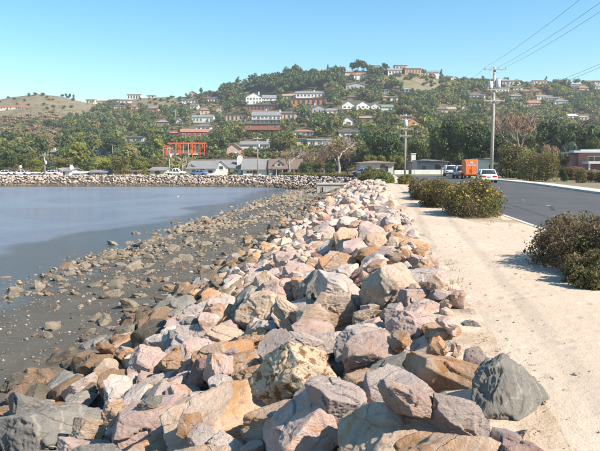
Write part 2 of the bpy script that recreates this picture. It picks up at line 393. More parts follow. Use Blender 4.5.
# road
t = NT('asphalt'); v = t.pos(); f = t.noise(v, 0.35, 5); g = t.noise(v, 60, 3, 0.7)
mp = t.n('Mapping'); mp.inputs['Rotation'].default_value = (0, 0, R(6)); mp.inputs['Scale'].default_value = (0.9, 0.03, 1); t.put(mp.inputs['Vector'], v)
st = t.noise(mp.outputs[0], 1.0, 3)
col = t.mix(t.step(f, 0.4, 0.62), (0.070, 0.069, 0.072), (0.084, 0.082, 0.083)); col = t.mix(t.math('MULTIPLY', t.step(st, 0.5, 0.62), 0.4), col, (0.095, 0.092, 0.09))
crk = t.n('TexVoronoi', Scale=0.22, _feature='DISTANCE_TO_EDGE'); t.put(crk.inputs['Vector'], t.mix(0.12, v, t.noise(v, 1.3, 4, color=True)))
col = t.mix(t.math('MULTIPLY', t.step(crk.outputs['Distance'], 0.012, 0.004), 0.7), col, (0.03, 0.03, 0.03))
col = t.mix(t.math('MULTIPLY', t.step(g, 0.62, 0.72), 0.5), col, (0.16, 0.155, 0.15)); t.base(col); t.rough(0.85); t.bump(g, 0.01, 0.5)
ASPH = t.m
def road_right(y): return float(np.interp(y, [-40, 20, 37.4, 56.6, 76, 104, 130], [8.0, 15.8, 18.7, 22.0, 23.7, 26.6, 30]))
m = MB(); vs_ = []; fs_ = []; ry = list(range(-40, 104, 4))+[104]
for y in ry: vs_ += [(road_left(y)-0.1, y, -0.13), (road_right(y)+0.1, y, -0.13)]
for i in range(len(ry)-1): fs_.append((2*i, 2*i+1, 2*i+3, 2*i+2))
n0 = len(vs_)
m.add(vs_, fs_)
# cross road bending left at the far end
m.add([(14.9, 104.01, -0.13), (60, 104.01, -0.13), (60, 112, -0.14), (14.8, 112, -0.14)], [(0, 1, 2, 3)])
tag(m.build('road', ASPH), 'dark asphalt road bending past the parked cars', 'road', kind='structure')
YEL = plain('yellow_paint', (0.55, 0.42, 0.20), 0.8, 0.3, 9)
for k, yk in enumerate(np.arange(14, 74, 4.2)):
    x = 8.3+0.105*yk
    m = MB(); m.box(x-0.06, x+0.06, yk, yk+0.34, -0.1265, -0.118)
    tag(m.build('lane_marker', YEL), 'small worn yellow centre line dash on the asphalt, %s from the camera' % (ordinal(k) or 'first'), 'road marking', 'yellow centre line dashes')
# right hand pavement with kerb face
m = MB(); vs_ = []; fs_ = []; ry2 = list(range(-4, 100, 3))
for y in ry2:
    x = road_right(y); vs_ += [(x, y, -0.3), (x+0.02, y, 0.0), (x+1.5, y, 0.01), (x+1.5, y, -0.3)]
for i in range(len(ry2)-1):
    for k in range(3): fs_.append((4*i+k, 4*i+k+1, 4*i+k+5, 4*i+k+4))
m.add(vs_, fs_); tag(m.build('pavement', KERBM), 'pale concrete pavement across the road', 'pavement', kind='structure')
# lawn beyond the road end
t = NT('lawn'); v = t.pos(); g = t.noise(v, 3, 5); t.base(t.mix(t.step(g, 0.35, 0.65), (0.085, 0.105, 0.035), (0.15, 0.15, 0.055))); t.bump(t.noise(v, 30, 3), 0.05, 0.6); LAWN = t.m
m = MB(); m.add([(14.5, 112.1, -0.10), (40, 112.1, -0.10), (42, 119, -0.05), (13.2, 119, -0.05)], [(0, 1, 2, 3)])
tag(m.build('lawn', LAWN), 'green lawn strip beyond the end of the road', 'lawn', kind='structure')

# ------------------------------------------------------------------ hillside terrain
SKY_X = [-260, -60, 0, 20, 40, 60, 80, 100, 120, 140, 165, 180, 200, 225, 240, 260, 280, 300, 330, 360, 400, 430, 445, 480, 520, 560, 600, 700, 860]
SKY_Y = [112, 106, 99, 95.5, 93.5, 96, 101, 104.5, 101, 97.5, 96.5, 97, 95, 92, 89, 84, 80, 76, 72, 70, 69, 75, 79, 82, 84, 83.5, 83, 86, 96]
SKY_U = np.array([ray(a, b)[0] for a, b in zip(SKY_X, SKY_Y)]); SKY_E = np.array([ray(a, b)[1] for a, b in zip(SKY_X, SKY_Y)])
D_U = [ray(a, 90)[0] for a in (-260, 0, 60, 130, 200, 300, 420, 600, 860)]; D_V = [560, 590, 600, 620, 600, 560, 540, 600, 620]
Y0_U = [ray(a, 170)[0] for a in (-260, 200, 300, 380, 480, 600, 860)]; Y0_V = [188, 188, 184, 165, 160, 165, 170]
def terr(u, Y):
    es = np.interp(u, SKY_U, SKY_E); D = np.interp(u, D_U, D_V); Y0 = np.interp(u, Y0_U, Y0_V)
    t_ = (Y-Y0)/(D-Y0); tc = min(max(t_, 0.0), 1.0); z0 = -1.1
    e0 = (z0-EYE)/max(Y, 1.0)
    if t_ <= 0: return z0
    k = tc*(1.0+0.10*math.sin(tc*6.28)) if tc < 1 else 1.0
    e = ((z0-EYE)/Y)*(1-k) + es*k
    z = EYE + e*Y
    x = u*Y
    z += 3.2*noise.noise(Vector((x/70, Y/80, 1.7)))*min(tc*4, 1)*max(0, 1-tc*1.02)
    if t_ > 1: z = EYE+es*D - (Y-D)*0.22 - ((Y-D)**2)*0.0006
    return z
TU = np.linspace(-1.25, 1.25, 190); TY = np.concatenate([np.linspace(158, 640, 110), np.linspace(650, 900, 16)])
V = [(u*Y, Y, terr(u, Y)) for Y in TY for u in TU]; nu = len(TU)
F = [(j*nu+i, j*nu+i+1, (j+1)*nu+i+1, (j+1)*nu+i) for j in range(len(TY)-1) for i in range(nu-1)]
t = NT('hill_grass'); v = t.pos(); f = t.noise(v, 0.012, 6, 0.6, 0.5); g = t.noise(v, 0.11, 6, 0.65)
col = t.mix(t.step(f, 0.42, 0.58), (0.190, 0.155, 0.092), (0.215, 0.170, 0.108)); col = t.mix(t.math('MULTIPLY', t.step(g, 0.47, 0.62), 0.75), col, (0.105, 0.098, 0.046))
col = t.mix(t.math('MULTIPLY', t.step(t.noise(v, 0.6, 4), 0.5, 0.7), 0.5), col, (0.15, 0.125, 0.07))
ca = t.n('Attribute', _attribute_name='cover'); cm = t.math('MULTIPLY', t.step(t.math('ADD', ca.outputs['Fac'], t.math('MULTIPLY', t.math('SUBTRACT', g, 0.5), 1.2)), 0.35, 0.75), 0.92)
col = t.mix(cm, col, t.mix(t.step(t.noise(v, 0.05, 5), 0.42, 0.6), (0.085, 0.080, 0.034), (0.135, 0.105, 0.060)))
t.base(col); t.rough(0.95); t.bump(t.noise(v, 0.8, 5), 0.8, 0.5)
hill_me = fast_mesh('hill', V, F, t.m, smooth=True)
def grassy(px, py):
    if px < 103 and py < np.interp(px, [0, 40, 60, 80, 103], [117, 119, 118, 119, 106]): return 0.045
    if 132 < px < 184 and py < 107: return 0.10
    if 383 < px < 443 and np.interp(px, [383, 443], [76, 80]) < py < np.interp(px, [383, 410, 443], [84, 91, 97]): return 0.05
    if px < 62 and py < 150: return 0.75
    return 1.0
cov = np.array([1.0 if grassy(*to_px(p_)[:2]) > 0.5 else 0.0 for p_ in V]).reshape(len(TY), nu)
for _ in range(3):
    c2 = cov.copy(); c2[1:-1, 1:-1] = (cov[1:-1, 1:-1]*2+cov[:-2, 1:-1]+cov[2:, 1:-1]+cov[1:-1, :-2]+cov[1:-1, 2:])/6; cov = c2
at_ = hill_me.attributes.new('cover', 'FLOAT', 'POINT'); at_.data.foreach_set('value', cov.ravel().astype(np.float32))
tag(link('hill', hill_me), 'wooded hillside with dry grass slopes and houses', 'hill', kind='structure')
def hit(px, py):
    """ground point on the hill seen at a pixel"""
    u, e = ray(px, py); last = None
    D = float(np.interp(u, D_U, D_V)); Y = float(np.interp(u, Y0_U, Y0_V))+3
    while Y < D:
        if terr(u, Y) >= EYE+e*Y: break
        Y += 2.0
    Y = min(Y, D-2)
    return Vector((u*Y, Y, terr(u, Y)))

# ------------------------------------------------------------------ boulders
def ico(sub):
    bm = bmesh.new(); bmesh.ops.create_icosphere(bm, subdivisions=sub, radius=1.0); bm.verts.index_update()
    V = np.array([v.co[:] for v in bm.verts]); F = np.array([[v.index for v in f.verts] for f in bm.faces]); bm.free(); return V, F
ICO = {k: ico(k) for k in (2, 3, 4, 6)}
def make_rock_shape(seed):
    r = np.random.default_rng(seed)
    n = int(r.integers(10, 17)); N_ = r.normal(size=(n, 3)); N_ /= np.linalg.norm(N_, axis=1)[:, None]
    d = r.uniform(0.52, 0.9, n)
    N_ = np.vstack([N_, [[0, 0, 1], [0, 0, -1], [1, 0, 0], [-1, 0, 0], [0, 1, 0], [0, -1, 0]]])
    N_[n:] += r.normal(size=(6, 3))*0.22; N_ /= np.linalg.norm(N_, axis=1)[:, None]
    d = np.concatenate([d, r.uniform(0.6, 0.85, 6)])
    sc = np.array([1.0, r.uniform(0.68, 0.95), r.uniform(0.5, 0.78)])
    off = Vector(r.uniform(-50, 50, 3))
    n2 = r.normal(size=(26, 3)); n2 /= np.linalg.norm(n2, axis=1)[:, None]
    return N_, d, sc, off, n2
def rock_verts(shape, sub):
    N_, d, sc, off, n2 = shape; V, F = ICO[sub]
    q = V @ N_.T; q = np.where(q > 1e-3, d[None]/np.maximum(q, 1e-3), 9.0)
    q.sort(axis=1); rad = q[:, 0]
    gap = q[:, 1]-q[:, 0]
    Pp = V*rad[:, None]
    # chipped faces: shallow secondary planes shave knobs off
    out = np.empty_like(Pp)
    fine = sub >= 4
    for i in range(len(Pp)):
        p = Vector(Pp[i]); w = p+off
        k = 0.045*noise.noise(w*1.5)
        dd_, pp_ = noise.voronoi((w+Vector((noise.noise(w*2.2), noise.noise(w*2.2+off), 0))*0.25)*1.55); k += 0.060*noise.cell(pp_[0]*7.31+off) - 0.02*max(0.0, 1-(dd_[1]-dd_[0])*14)
        a = noise.noise(w*3.1); k += 0.030*(0.5-abs(a))*1.3
        if fine:
            b = noise.noise(w*6.7); k += 0.026*(0.4-abs(b)); k += 0.014*noise.noise(w*13.0); k += 0.008*noise.noise(w*31.0)
            st = w.z*5.5+1.8*noise.noise(w*1.1); k += 0.016*(abs((st % 1.0)-0.5)-0.25)
        out[i] = Pp[i]*(1+k/max(rad[i], 0.3))
    return out*sc
NSH = 18
SHAPES = [make_rock_shape(100+i) for i in range(NSH)]
RV = {k: [rock_verts(s, k) for s in SHAPES] for k in (2, 3, 4)}
RHI = [rock_verts(s, 6) for s in SHAPES[:14]]
for i in range(NSH):            # unit half-length, same for every resolution
    k = 1.0/np.abs(RV[3][i]).max()
    for q in (2, 3, 4): RV[q][i] = RV[q][i]*k
    if i < 14: RHI[i] = RHI[i]*k
_rk = {}
def rock_mesh(shape, level, mi):
    key = (shape, level, mi)
    if key not in _rk:
        if level == 6: me = fast_mesh('boulder', RHI[shape], ICO[6][1], RM[mi], smooth=True)
        else: me = fast_mesh('boulder', RV[level][shape], ICO[level][1], RM[mi], smooth=False)
        _rk[key] = me
    return _rk[key]
_rk6 = {}
def rock_object(name, shape, level, mi, M, label, group, cat):
    """mesh data shared by all rocks of one shape; the material sits on the object"""
    key = (shape, level)
    if key not in _rk6:
        src = RHI[shape] if level == 6 else RV[level][shape]
        me = fast_mesh('boulder', src, ICO[level][1], RM[0], smooth=True)
        if level != 6:
            try: me.set_sharp_from_angle(angle=R(28))
            except Exception: pass
        _rk6[key] = me
    o = link(name, _rk6[key]); o.matrix_world = M
    o.material_slots[0].link = 'OBJECT'; o.material_slots[0].material = RM[mi]
    return tag(o, label, cat, group)

CELL = 0.05
GX0, GY0, GNX, GNY = -9.0, 1.0, 560, 2440          # world grid of heights
gx = GX0+(np.arange(GNX)+0.5)*CELL; gy = GY0+(np.arange(GNY)+0.5)*CELL
XX, YY = np.meshgrid(gx, gy, indexing='ij')
SS = (XX-C0.x)*Nl.x+(YY-C0.y)*Nl.y
H = slope_z(SS)-0.14
H = H.astype(np.float32); H0 = H.copy()
rocks = []       # (shape, mi, M, size, (x,y,z), s, l, hand label)
def rot_matrix(r, tilt):
    return (Euler((r.normal()*tilt, r.normal()*tilt, r.uniform(0, 6.28)), 'XYZ')).to_matrix()
def footprint(shape, Rm, size):
    V = RV[4][shape] @ np.array(Rm).T * size
    return V
def drop(x, y, shape, Rm, size, q=0.86, sink=0.06):
    V = footprint(shape, Rm, size)
    ix = ((V[:, 0]+x-GX0)/CELL).astype(int); iy = ((V[:, 1]+y-GY0)/CELL).astype(int)
    ok = (ix >= 0) & (ix < GNX) & (iy >= 0) & (iy < GNY)
    if ok.sum() < 50: return None
    ix = ix[ok]; iy = iy[ok]; zv = V[ok, 2]
    low = zv < 0.0
    z = float(np.quantile(H[ix[low], iy[low]]-zv[low], q))-sink*size
    return z, ix, iy, zv
def settle(x, y, shape, size, mi, r, tilt=0.28, tries=3, maxrise=None, label=None, Rm=None, q=0.74, sink=0.08):
    best = None
    for _ in range(1 if Rm is not None else tries):
        Rc = Rm if Rm is not None else rot_matrix(r, tilt)
        d = drop(x, y, shape, Rc, size, q, sink)
        if d is None: return False
        if best is None or d[0] < best[0][0]: best = (d, Rc)
    (z, ix, iy, zv), Rc = best
    l, s = ls_of(x, y)
    if maxrise is not None and z-float(slope_z(s)) > maxrise: return False
    up = zv > 0
    np.maximum.at(H, (ix[up], iy[up]), (z+zv[up]).astype(np.float32))
    M = Matrix.Translation((x, y, z)) @ Rc.to_4x4() @ Matrix.Diagonal((size, size, size, 1))
    rocks.append((shape, mi, M, size, (x, y, z), s, l, label)); return True
# boulders set by hand after the photograph: px, py, width px, height px, colour, shape, yaw, tilt x, tilt y, description
HAND = [
    (60, 428, 110, 8, 0, 40, 0.05, 0.10, 'wide greenish grey slab at the bottom left corner of the revetment', 4),
    (150, 428, 92, 1, 1, 75, 0.1, -0.15, 'pale pinkish grey slab beside the cream boulder at the bottom edge', 0),
    (222, 424, 112, 2, 1, 12, 0.15, 0.05, 'big cream boulder with yellow stains at the bottom edge', 1),
    (306, 436, 112, 3, 0, 100, 0.2, 0.05, 'pink boulder with brown streaks at the bottom edge, right of the big cream one', 0),
    (302, 380, 78, 4, 1, 30, -0.35, 0.42, 'tilted cream boulder covered in brown mottled patches', 7),
    (396, 374, 66, 5, 0, 55, -0.3, 0.1, 'faceted greenish grey boulder with a rusty top edge', 4),
    (366, 346, 62, 6, 0, 10, 0.1, 0.2, 'pale rounded boulder above the faceted grey one', 6),
    (338, 404, 68, 7, 0, 120, 0.0, 0.1, 'lavender grey boulder just right of the brown mottled one', 3),
    (400, 446, 118, 0, 1, 5, 0.1, 0.0, 'cream yellow boulder cut by the bottom edge near the path', 1),
    (440, 362, 80, 9, 1, 60, -0.45, 0.25, 'tall white and pink slab leaning at the crest', 6),
    (510, 405, 84, 10, 0, 25, 1.05, 0.85, 'pointed dark grey boulder standing upright at the edge of the path', 4),
    (457, 424, 66, 11, 0, 80, 0.1, 0.3, 'grey and white pointed boulder left of the upright dark one', 3),
    (474, 330, 27, 12, 0, 30, 0.1, 0.9, 'small greenish grey stone sitting alone on the path edge', 4),
    (326, 344, 50, 13, 0, 15, 0.1, -0.2, 'purple grey boulder left of the pale rounded one', 3),
    (258, 377, 50, 1, 0, 130, 0.2, 0.2, 'orange stained cream boulder left of the brown mottled one', 2),
    (226, 360, 58, 0, 0, 44, 0.25, -0.1, 'yellow orange boulder above the orange stained cream one', 2),
    (196, 344, 56, 3, 0, 160, 0.1, 0.1, 'lavender grey boulder at mid slope near the bottom', 3),
    (215, 315, 58, 2, 1, 8, 0.05, 0.05, 'long pale lavender slab at mid slope', 3),
    (420, 328, 74, 8, 1, 25, 0.1, 0.3, 'broad pink and red boulder at the crest by the path', 0),
    (392, 284, 62, 9, 0, 12, 0.1, -0.1, 'dark maroon boulder with orange flanks near the crest', 5),
    (424, 270, 42, 6, 0, 90, 0.1, 0.2, 'bright rust orange boulder at the edge of the path', 2),
    (268, 312, 50, 4, 0, 60, 0.1, 0.3, 'cream boulder with orange patches at mid slope', 1),
    (160, 385, 46, 5, 0, 33, 0.1, -0.2, 'purple grey block on the lower slope near the bottom left', 3),
    (120, 392, 40, 7, 0, 70, 0.3, 0.1, 'small whitish boulder left of the purple grey block', 6),
    (408, 404, 54, 10, 0, 140, 0.5, 0.1, 'pink boulder wedged between the tall white slab and the grey pointed one', 0),
    (345, 297, 52, 11, 0, 20, 0.1, 0.1, 'whitish pink boulder near the crest left of the maroon one', 6),
    (300, 345, 42, 12, 0, 75, 0.2, 0.2, 'small lavender boulder above the brown mottled one', 3),
    (185, 392, 40, 13, 0, 15, 0.6, 0.1, 'pale pink leaning block right of the purple grey one', 0),
]
r1 = np.random.default_rng(11)
def slope_point(px, py, lift=0.15):
    u, e = ray(px, py); Y = 1.5
    while Y < 120:
        l, s = ls_of(u*Y, Y)
        if EYE+e*Y <= float(slope_z(s))+lift: break
        Y += 0.02
    return u*Y, Y
for (px, py, wpx, sh, _, yaw, tx, ty, desc, mi) in HAND:
    x, y = slope_point(px, py, 0.18)
    Rm = Euler((tx, ty, R(yaw)), 'XYZ').to_matrix(); u_, e_ = ray(px, py)
    for _ in range(4):          # the boulder's own resting height fixes how far along the ray it lies
        size = 0.5*wpx/600*y*1.10
        z_ = drop(x, y, sh, Rm, size, 0.72, 0.15)[0]; y2 = (z_-EYE)/e_; y = 0.5*y+0.5*y2; x = u_*y
    size = 0.5*wpx/600*y*1.10
    settle(x, y, sh, size, mi, r1, label=desc, Rm=Rm, q=0.72, sink=0.15)
n_hand = len(rocks)
def pick_colour(s, r, z):
    if s > 6.6: return int(r.choice([9, 9, 8, 8, 4]))
    if s > 5.1 + 0.4*r.normal(): return int(r.choice([8, 8, 8, 9, 9, 2, 4]))
    return int(r.choice([0, 1, 2, 3, 4, 5, 6, 7], p=[.35, .20, .16, .11, .03, .055, .09, .005]))
def occ(x, y, rad):
    for (sx, sy, sr) in placed_near(x, y):
        if (sx-x)**2+(sy-y)**2 < ((sr+rad)*0.80)**2: return True
    return False
BUCK = {}
def bucket(x, y): return (int(math.floor(x/1.2)), int(math.floor(y/1.2)))
def placed_near(x, y):
    bx, by = bucket(x, y)
    for i in (-1, 0, 1):
        for j in (-1, 0, 1):
            for t_ in BUCK.get((bx+i, by+j), ()): yield t_
def remember(x, y, rad): BUCK.setdefault(bucket(x, y), []).append((x, y, rad))
for rk in rocks: remember(rk[4][0], rk[4][1], rk[3]*1.0)
def scatter(n, lo, hi, lmin, lmax, smin, smax, r, tilt, maxrise):
    c = 0
    for _ in range(n):
        l = r.uniform(lmin, lmax); s = r.uniform(smin, smax); x, y = LS(l, s)
        size = float(r.uniform(lo, hi)); rad = size*0.85
        if s < size*0.6 and r.random() < 0.55: continue
        if occ(x, y, rad): continue
        if settle(x, y, int(r.integers(0, 14)), size, pick_colour(s, r, 0), r, tilt, 4, maxrise):
            remember(x, y, rad); c += 1
    return c
scatter(3500, 0.27, 0.38, 1.5, 7.5, 0.3, 7.9, r1, 0.34, 0.32)
scatter(6500, 0.34, 0.46, 7.5, 34, 0.15, 8.0, r1, 0.36, 0.42)
scatter(6000, 0.25, 0.34, 2.0, 34, 0.0, 8.2, r1, 0.42, 0.42)
scatter(5200, 0.40, 0.58, 34, 116, 0.0, 7.8, r1, 0.30, 0.5)
scatter(9000, 0.26, 0.40, 34, 116, 0.0, 8.0, r1, 0.38, 0.5)
scatter(2500, 0.16, 0.25, 2.0, 40, -0.15, 8.3, r1, 0.5, 0.45)
scatter(900, 0.13, 0.24, 1.5, 24, -0.12, 0.7, r1, 0.4, 0.28)
# chinking stones in the low spots
def chink(n, lo, hi, lmin, lmax, r):
    for _ in range(n):
        l = r.uniform(lmin, lmax); s = r.uniform(-0.1, 7.8); x, y = LS(l, s)
        i, j = int((x-GX0)/CELL), int((y-GY0)/CELL)
        if not (0 <= i < GNX and 0 <= j < GNY): continue
        if H[i, j]-H0[i, j] < 0.10:
            settle(x, y, int(r.integers(0, NSH)), float(r.uniform(lo, hi)), pick_colour(s, r, 0), r, 0.5, 1, 0.5)
chink(700, 0.10, 0.20, 2, 26, r1)
for _ in range(130):
    l = float(r1.uniform(1.5, 24)); x, y = LS(l, float(r1.normal(0.12, 0.16)))
    settle(x, y, int(r1.integers(0, NSH)), float(r1.uniform(0.05, 0.15)), pick_colour(0, r1, 0), r1, 0.6, 1, 0.25)
chink(1500, 0.16, 0.28, 26, 116, r1)
# the largest in view become individuals, the rest one mass
def vis_score(rk):
    px, py, d = to_px(rk[4]); w = rk[3]*600/max(d, 0.5)
    if px < -w or px > 600+w or py > 451+w*0.9 or d < 0.5: return -1
    return w
order = sorted(range(len(rocks)), key=lambda i: -(1e4 if i < n_hand else vis_score(rocks[i])))
N_IND = 298
ind = order[:N_IND]; rest = [i for i in order[N_IND:]]
bands = {}
for i in ind:
    rk = rocks[i]
    if rk[7]: continue
    s = rk[5]; band = 'along the crest by the path' if s < 1.3 else ('on the upper slope' if s < 3.2 else ('on the middle slope' if s < 5.4 else 'on the low tidal slope'))
    big = 'large' if rk[3] > 0.44 else ('medium' if rk[3] > 0.30 else 'small')
    bands.setdefault((big, rk[1], band), []).append(i)
LAB = {}
for (big, mi, band), lst in bands.items():
    lst.sort(key=lambda i: rocks[i][4][1])
    for k, i in enumerate(lst):
        w = ordinal(k) or 'first'
        LAB[i] = '%s %s boulder %s, %s such from the camera' % (big, ROCKC[mi][1], band, w)
for i in ind:
    shp, mi, M, size, loc, s, l, lab = rocks[i]
    px_w = vis_score(rocks[i])
    level = 6 if (px_w > 22 and shp < 14) else 4
    rock_object('boulder', shp, level, mi, M, lab or LAB[i], 'boulders of the shore revetment', 'boulder')
def join_rocks(lst, name, level, label, cat):
    Vs = []; Fs = []; ms = []; o = 0; F0 = ICO[level][1]; n0 = len(ICO[level][0])
    for (shp, mi, M, *_r) in lst:
        Mn = np.array(M); Vs.append(RV[level][shp] @ Mn[:3, :3].T + Mn[:3, 3]); Fs.append(F0+o); ms.append(np.full(len(F0), mi)); o += n0
    ob = link(name, fast_mesh(name, np.vstack(Vs), np.vstack(Fs), RM, np.concatenate(ms), smooth=False))
    return tag(ob, label, cat, kind='stuff')
near_rest = [rocks[i] for i in rest if rocks[i][4][1] < 18]; far_rest = [rocks[i] for i in rest if rocks[i][4][1] >= 18]
join_rocks(near_rest, 'rubble', 3, 'small rubble stones filling gaps between the near boulders', 'rubble')
join_rocks(far_rest, 'distant_riprap', 2, 'distant boulders of the revetment merging toward its far end', 'riprap')
print('rocks', len(rocks), 'rest', len(near_rest), len(far_rest))

# ------------------------------------------------------------------ stones on the mud
r2 = np.random.default_rng(5); stones = []
def stone_at(x, y, size, mi, r, sink=0.35):
    l, s = ls_of(x, y); shp = int(r.integers(0, NSH)); Rm = rot_matrix(r, 0.25)
    z = mud_h(l, s) + size*(0.42-sink)
    M = Matrix.Translation((x, y, z)) @ Rm.to_4x4() @ Matrix.Diagonal((size, size, size*0.8, 1))
    stones.append((shp, mi, M, size, (x, y, z), s, l, None))
for (px, py, w) in [(270, 270, 34), (114, 239+0, 12), (131, 268, 26), (112, 298, 20), (185, 264, 18), (262, 268, 16), (205, 246, 14), (188, 240, 12), (167, 236, 12), (95, 287, 12), (148, 276, 14), (52, 331, 26), (132, 312, 24), (97, 322, 12), (114, 338, 9),
                    (150, 258, 16), (172, 252, 14), (155, 284, 14), (120, 285, 12), (60, 275, 14), (85, 263, 14), (103, 257, 14), (36, 288, 12), (70, 270, 12), (136, 229, 10), (96, 325, 14), (90, 338, 12), (64, 290, 10), (140, 300, 16)]:
    p = P(px, py, -2.95); stone_at(p.x, p.y, 0.5*w/600*p.y*1.05, 10 if py > 250 else 10, r2)
for _ in range(7500):
    l = float(r2.uniform(6, 118)); s = float(np.clip(r2.normal(12.2, 2.6), 8.0, 17.6)); x, y = LS(l, s)
    dens = 0.5+0.9*noise.noise(Vector((l*0.16, s*0.3, 7.7)))
    if l < 20: dens *= 0.30
    if r2.random() > dens: continue
    stone_at(x, y, float(np.exp(r2.normal(-2.15, 0.42)))*(1.0 if l < 40 else 1.35), int(r2.choice([10, 10, 10, 10, 8, 9])), r2)
for _ in range(700):      # a denser ridge of stones along the water
    l = float(r2.uniform(24, 116)); s = float(r2.normal(14.8, 0.8)); x, y = LS(l, s)
    stone_at(x, y, float(np.exp(r2.normal(-1.95, 0.4))), int(r2.choice([10, 10, 8, 9])), r2)
order = sorted(range(len(stones)), key=lambda i: -vis_score(stones[i])); ind = order[:200]; rest = order[200:]
bands = {}
for i in ind:
    s = stones[i][5]; band = 'at the water edge' if s > 13.6 else ('midway across the mud' if s > 10.6 else 'near the boulders')
    bands.setdefault((stones[i][1], band), []).append(i)
for (mi, band), lst in bands.items():
    lst.sort(key=lambda i: stones[i][4][1])
    for k, i in enumerate(lst):
        shp, mi, M, size, loc, s, l, _l = stones[i]
        rock_object('stone', shp, 4, mi, M, '%s stone %s, %s such from the camera' % (ROCKC[mi][1], band, ordinal(k) or 'first'), 'stones on the mud flat', 'stone')
join_rocks([stones[i] for i in rest], 'shingle', 2, 'scattered small stones and shingle on the mud flat', 'shingle')
# pebbles and grit on the mud and along the path edge
def pebble_mass(name, pts, sizes, mats, midx, label, cat):
    V0, F0 = ICO[2]; V0 = RV[2][3]; base = ico(1); Vb, Fb = base
    Vs = []; Fs = []; ms = []; o = 0
    for p, sz, mi in zip(pts, sizes, midx):
        a = random.uniform(0, 6.28); c_, s_ = math.cos(a), math.sin(a)
        Vv = Vb*np.array([sz, sz*random.uniform(0.6, 0.9), sz*random.uniform(0.4, 0.7)])*(1+0.25*rng.normal(size=(len(Vb), 1))*0.6)
        Vv = np.c_[Vv[:, 0]*c_-Vv[:, 1]*s_, Vv[:, 0]*s_+Vv[:, 1]*c_, Vv[:, 2]]+np.array(p)
        Vs.append(Vv); Fs.append(Fb+o); ms.append(np.full(len(Fb), mi)); o += len(Vb)
    tag(link(name, fast_mesh(name, np.vstack(Vs), np.vstack(Fs), mats, np.concatenate(ms))), label, cat, kind='stuff')
pts = []; szs = []; mid = []
for _ in range(6000):
    l = float(r2.uniform(4, 48)); s = float(r2.uniform(7.2, 16)); x, y = LS(l, s); sz = float(np.exp(r2.normal(-3.7, 0.55)))
    pts.append((x, y, mud_h(l, s)+sz*0.2)); szs.append(sz); mid.append(int(r2.choice([10, 10, 9, 8, 10, 3])))
pebble_mass('pebbles', pts, szs, RM, mid, 'small pebbles and shell bits strewn on the mud', 'pebbles')
pts = []; szs = []; mid = []
for _ in range(800):
    y = float(r2.uniform(2.5, 24)); off = abs(float(r2.normal(0, 0.45))) if r2.random() < 0.72 else float(r2.uniform(0, 2.9))
    x = C0.x+0.12*y+0.05+off; sz = float(np.exp(r2.normal(-5.0, 0.45)))
    pts.append((x, y, 0.022+sz*0.2)); szs.append(sz); mid.append(int(r2.choice([1, 0, 6, 1, 10])))
pebble_mass('grit', pts, szs, RM, mid, 'loose grit and pebbles along the edge of the path', 'gravel')
# ------------------------------------------------------------------ plants
def leaf_cloud(clumps, n, size, r, flat=0.5, shell=0.55, aspect=0.6, jit=0.6):
    """clumps: list of (centre, radii); leaf quads spread mostly near each clump's surface"""
    C = np.array([c for c, _ in clumps], float); Q = np.array([q for _, q in clumps], float)
    wgt = (Q[:, 0]*Q[:, 2]); wgt = wgt/wgt.sum(); idx = r.choice(len(C), n, p=wgt)
    d = r.normal(size=(n, 3)); d /= np.linalg.norm(d, axis=1)[:, None]
    rad = shell+(1-shell)*r.random(n)**0.7; rad *= 1+0.12*r.normal(size=n)
    c = C[idx]+d*Q[idx]*rad[:, None]
    nn = d*flat+r.normal(size=(n, 3))*jit; nn /= np.linalg.norm(nn, axis=1)[:, None]
    t1 = np.cross(nn, r.normal(size=(n, 3))); t1 /= np.linalg.norm(t1, axis=1)[:, None]; t2 = np.cross(nn, t1)
    sz = size*np.exp(r.normal(0, 0.35, n))[:, None]
    a, b = t1*sz, t2*sz*aspect
    V = np.stack([c-a, c-b*0.9+a*0.1, c+a, c+b], axis=1).reshape(-1, 3); F = np.arange(4*n).reshape(-1, 4)
    return V, F
def crown_clumps(rx, rz, n, r, zc, lump=0.45):
    out = []
    for k in range(n):
        d = r.normal(size=3); d /= np.linalg.norm(d); q = r.random()**0.5*0.72
        rr = lump*(0.7+0.6*r.random())
        out.append(((d[0]*rx*q, d[1]*rx*q, zc+d[2]*rz*q), (rx*rr, rx*rr, rz*rr*0.9)))
    return out
def trunk_mesh(h, rad, r, lean=0.05, limbs=5, top=0.75, spread=0.35, mat=None, sub=0):
    m = MB(); pts = [(0, 0, -0.6)]; x = y = 0.0
    for k in range(1, 6):
        x += r.normal()*lean*h*0.2; y += r.normal()*lean*h*0.2; pts.append((x, y, h*top*k/5))
    m.tube(pts, [rad*1.25]+[rad*(1-0.16*k) for k in range(1, 6)], 7)
    for k in range(limbs):
        q = 0.4+0.55*k/max(limbs-1, 1); i = min(int(q*5), 4); b = Vector(pts[i]).lerp(Vector(pts[i+1]), q*5-i)
        an = r.uniform(0, 6.28); e = b+Vector((math.cos(an)*spread*h*r.uniform(.6, 1.1), math.sin(an)*spread*h*r.uniform(.6, 1.1), h*r.uniform(0.05, 0.16)))
        mid = b.lerp(e, 0.5)+Vector((0, 0, 0.03*h)); m.tube([b, mid, e], [rad*0.45, rad*0.32, rad*0.1], 5)
        for q2 in range(sub):
            a2 = an+r.normal()*0.8; s0 = b.lerp(e, 0.55); e2 = s0+Vector((math.cos(a2), math.sin(a2), 0.5))*h*0.16; m.tube([s0, e2], [rad*0.2, rad*0.06], 4)
    return m.mesh('trunk', mat or BARK)
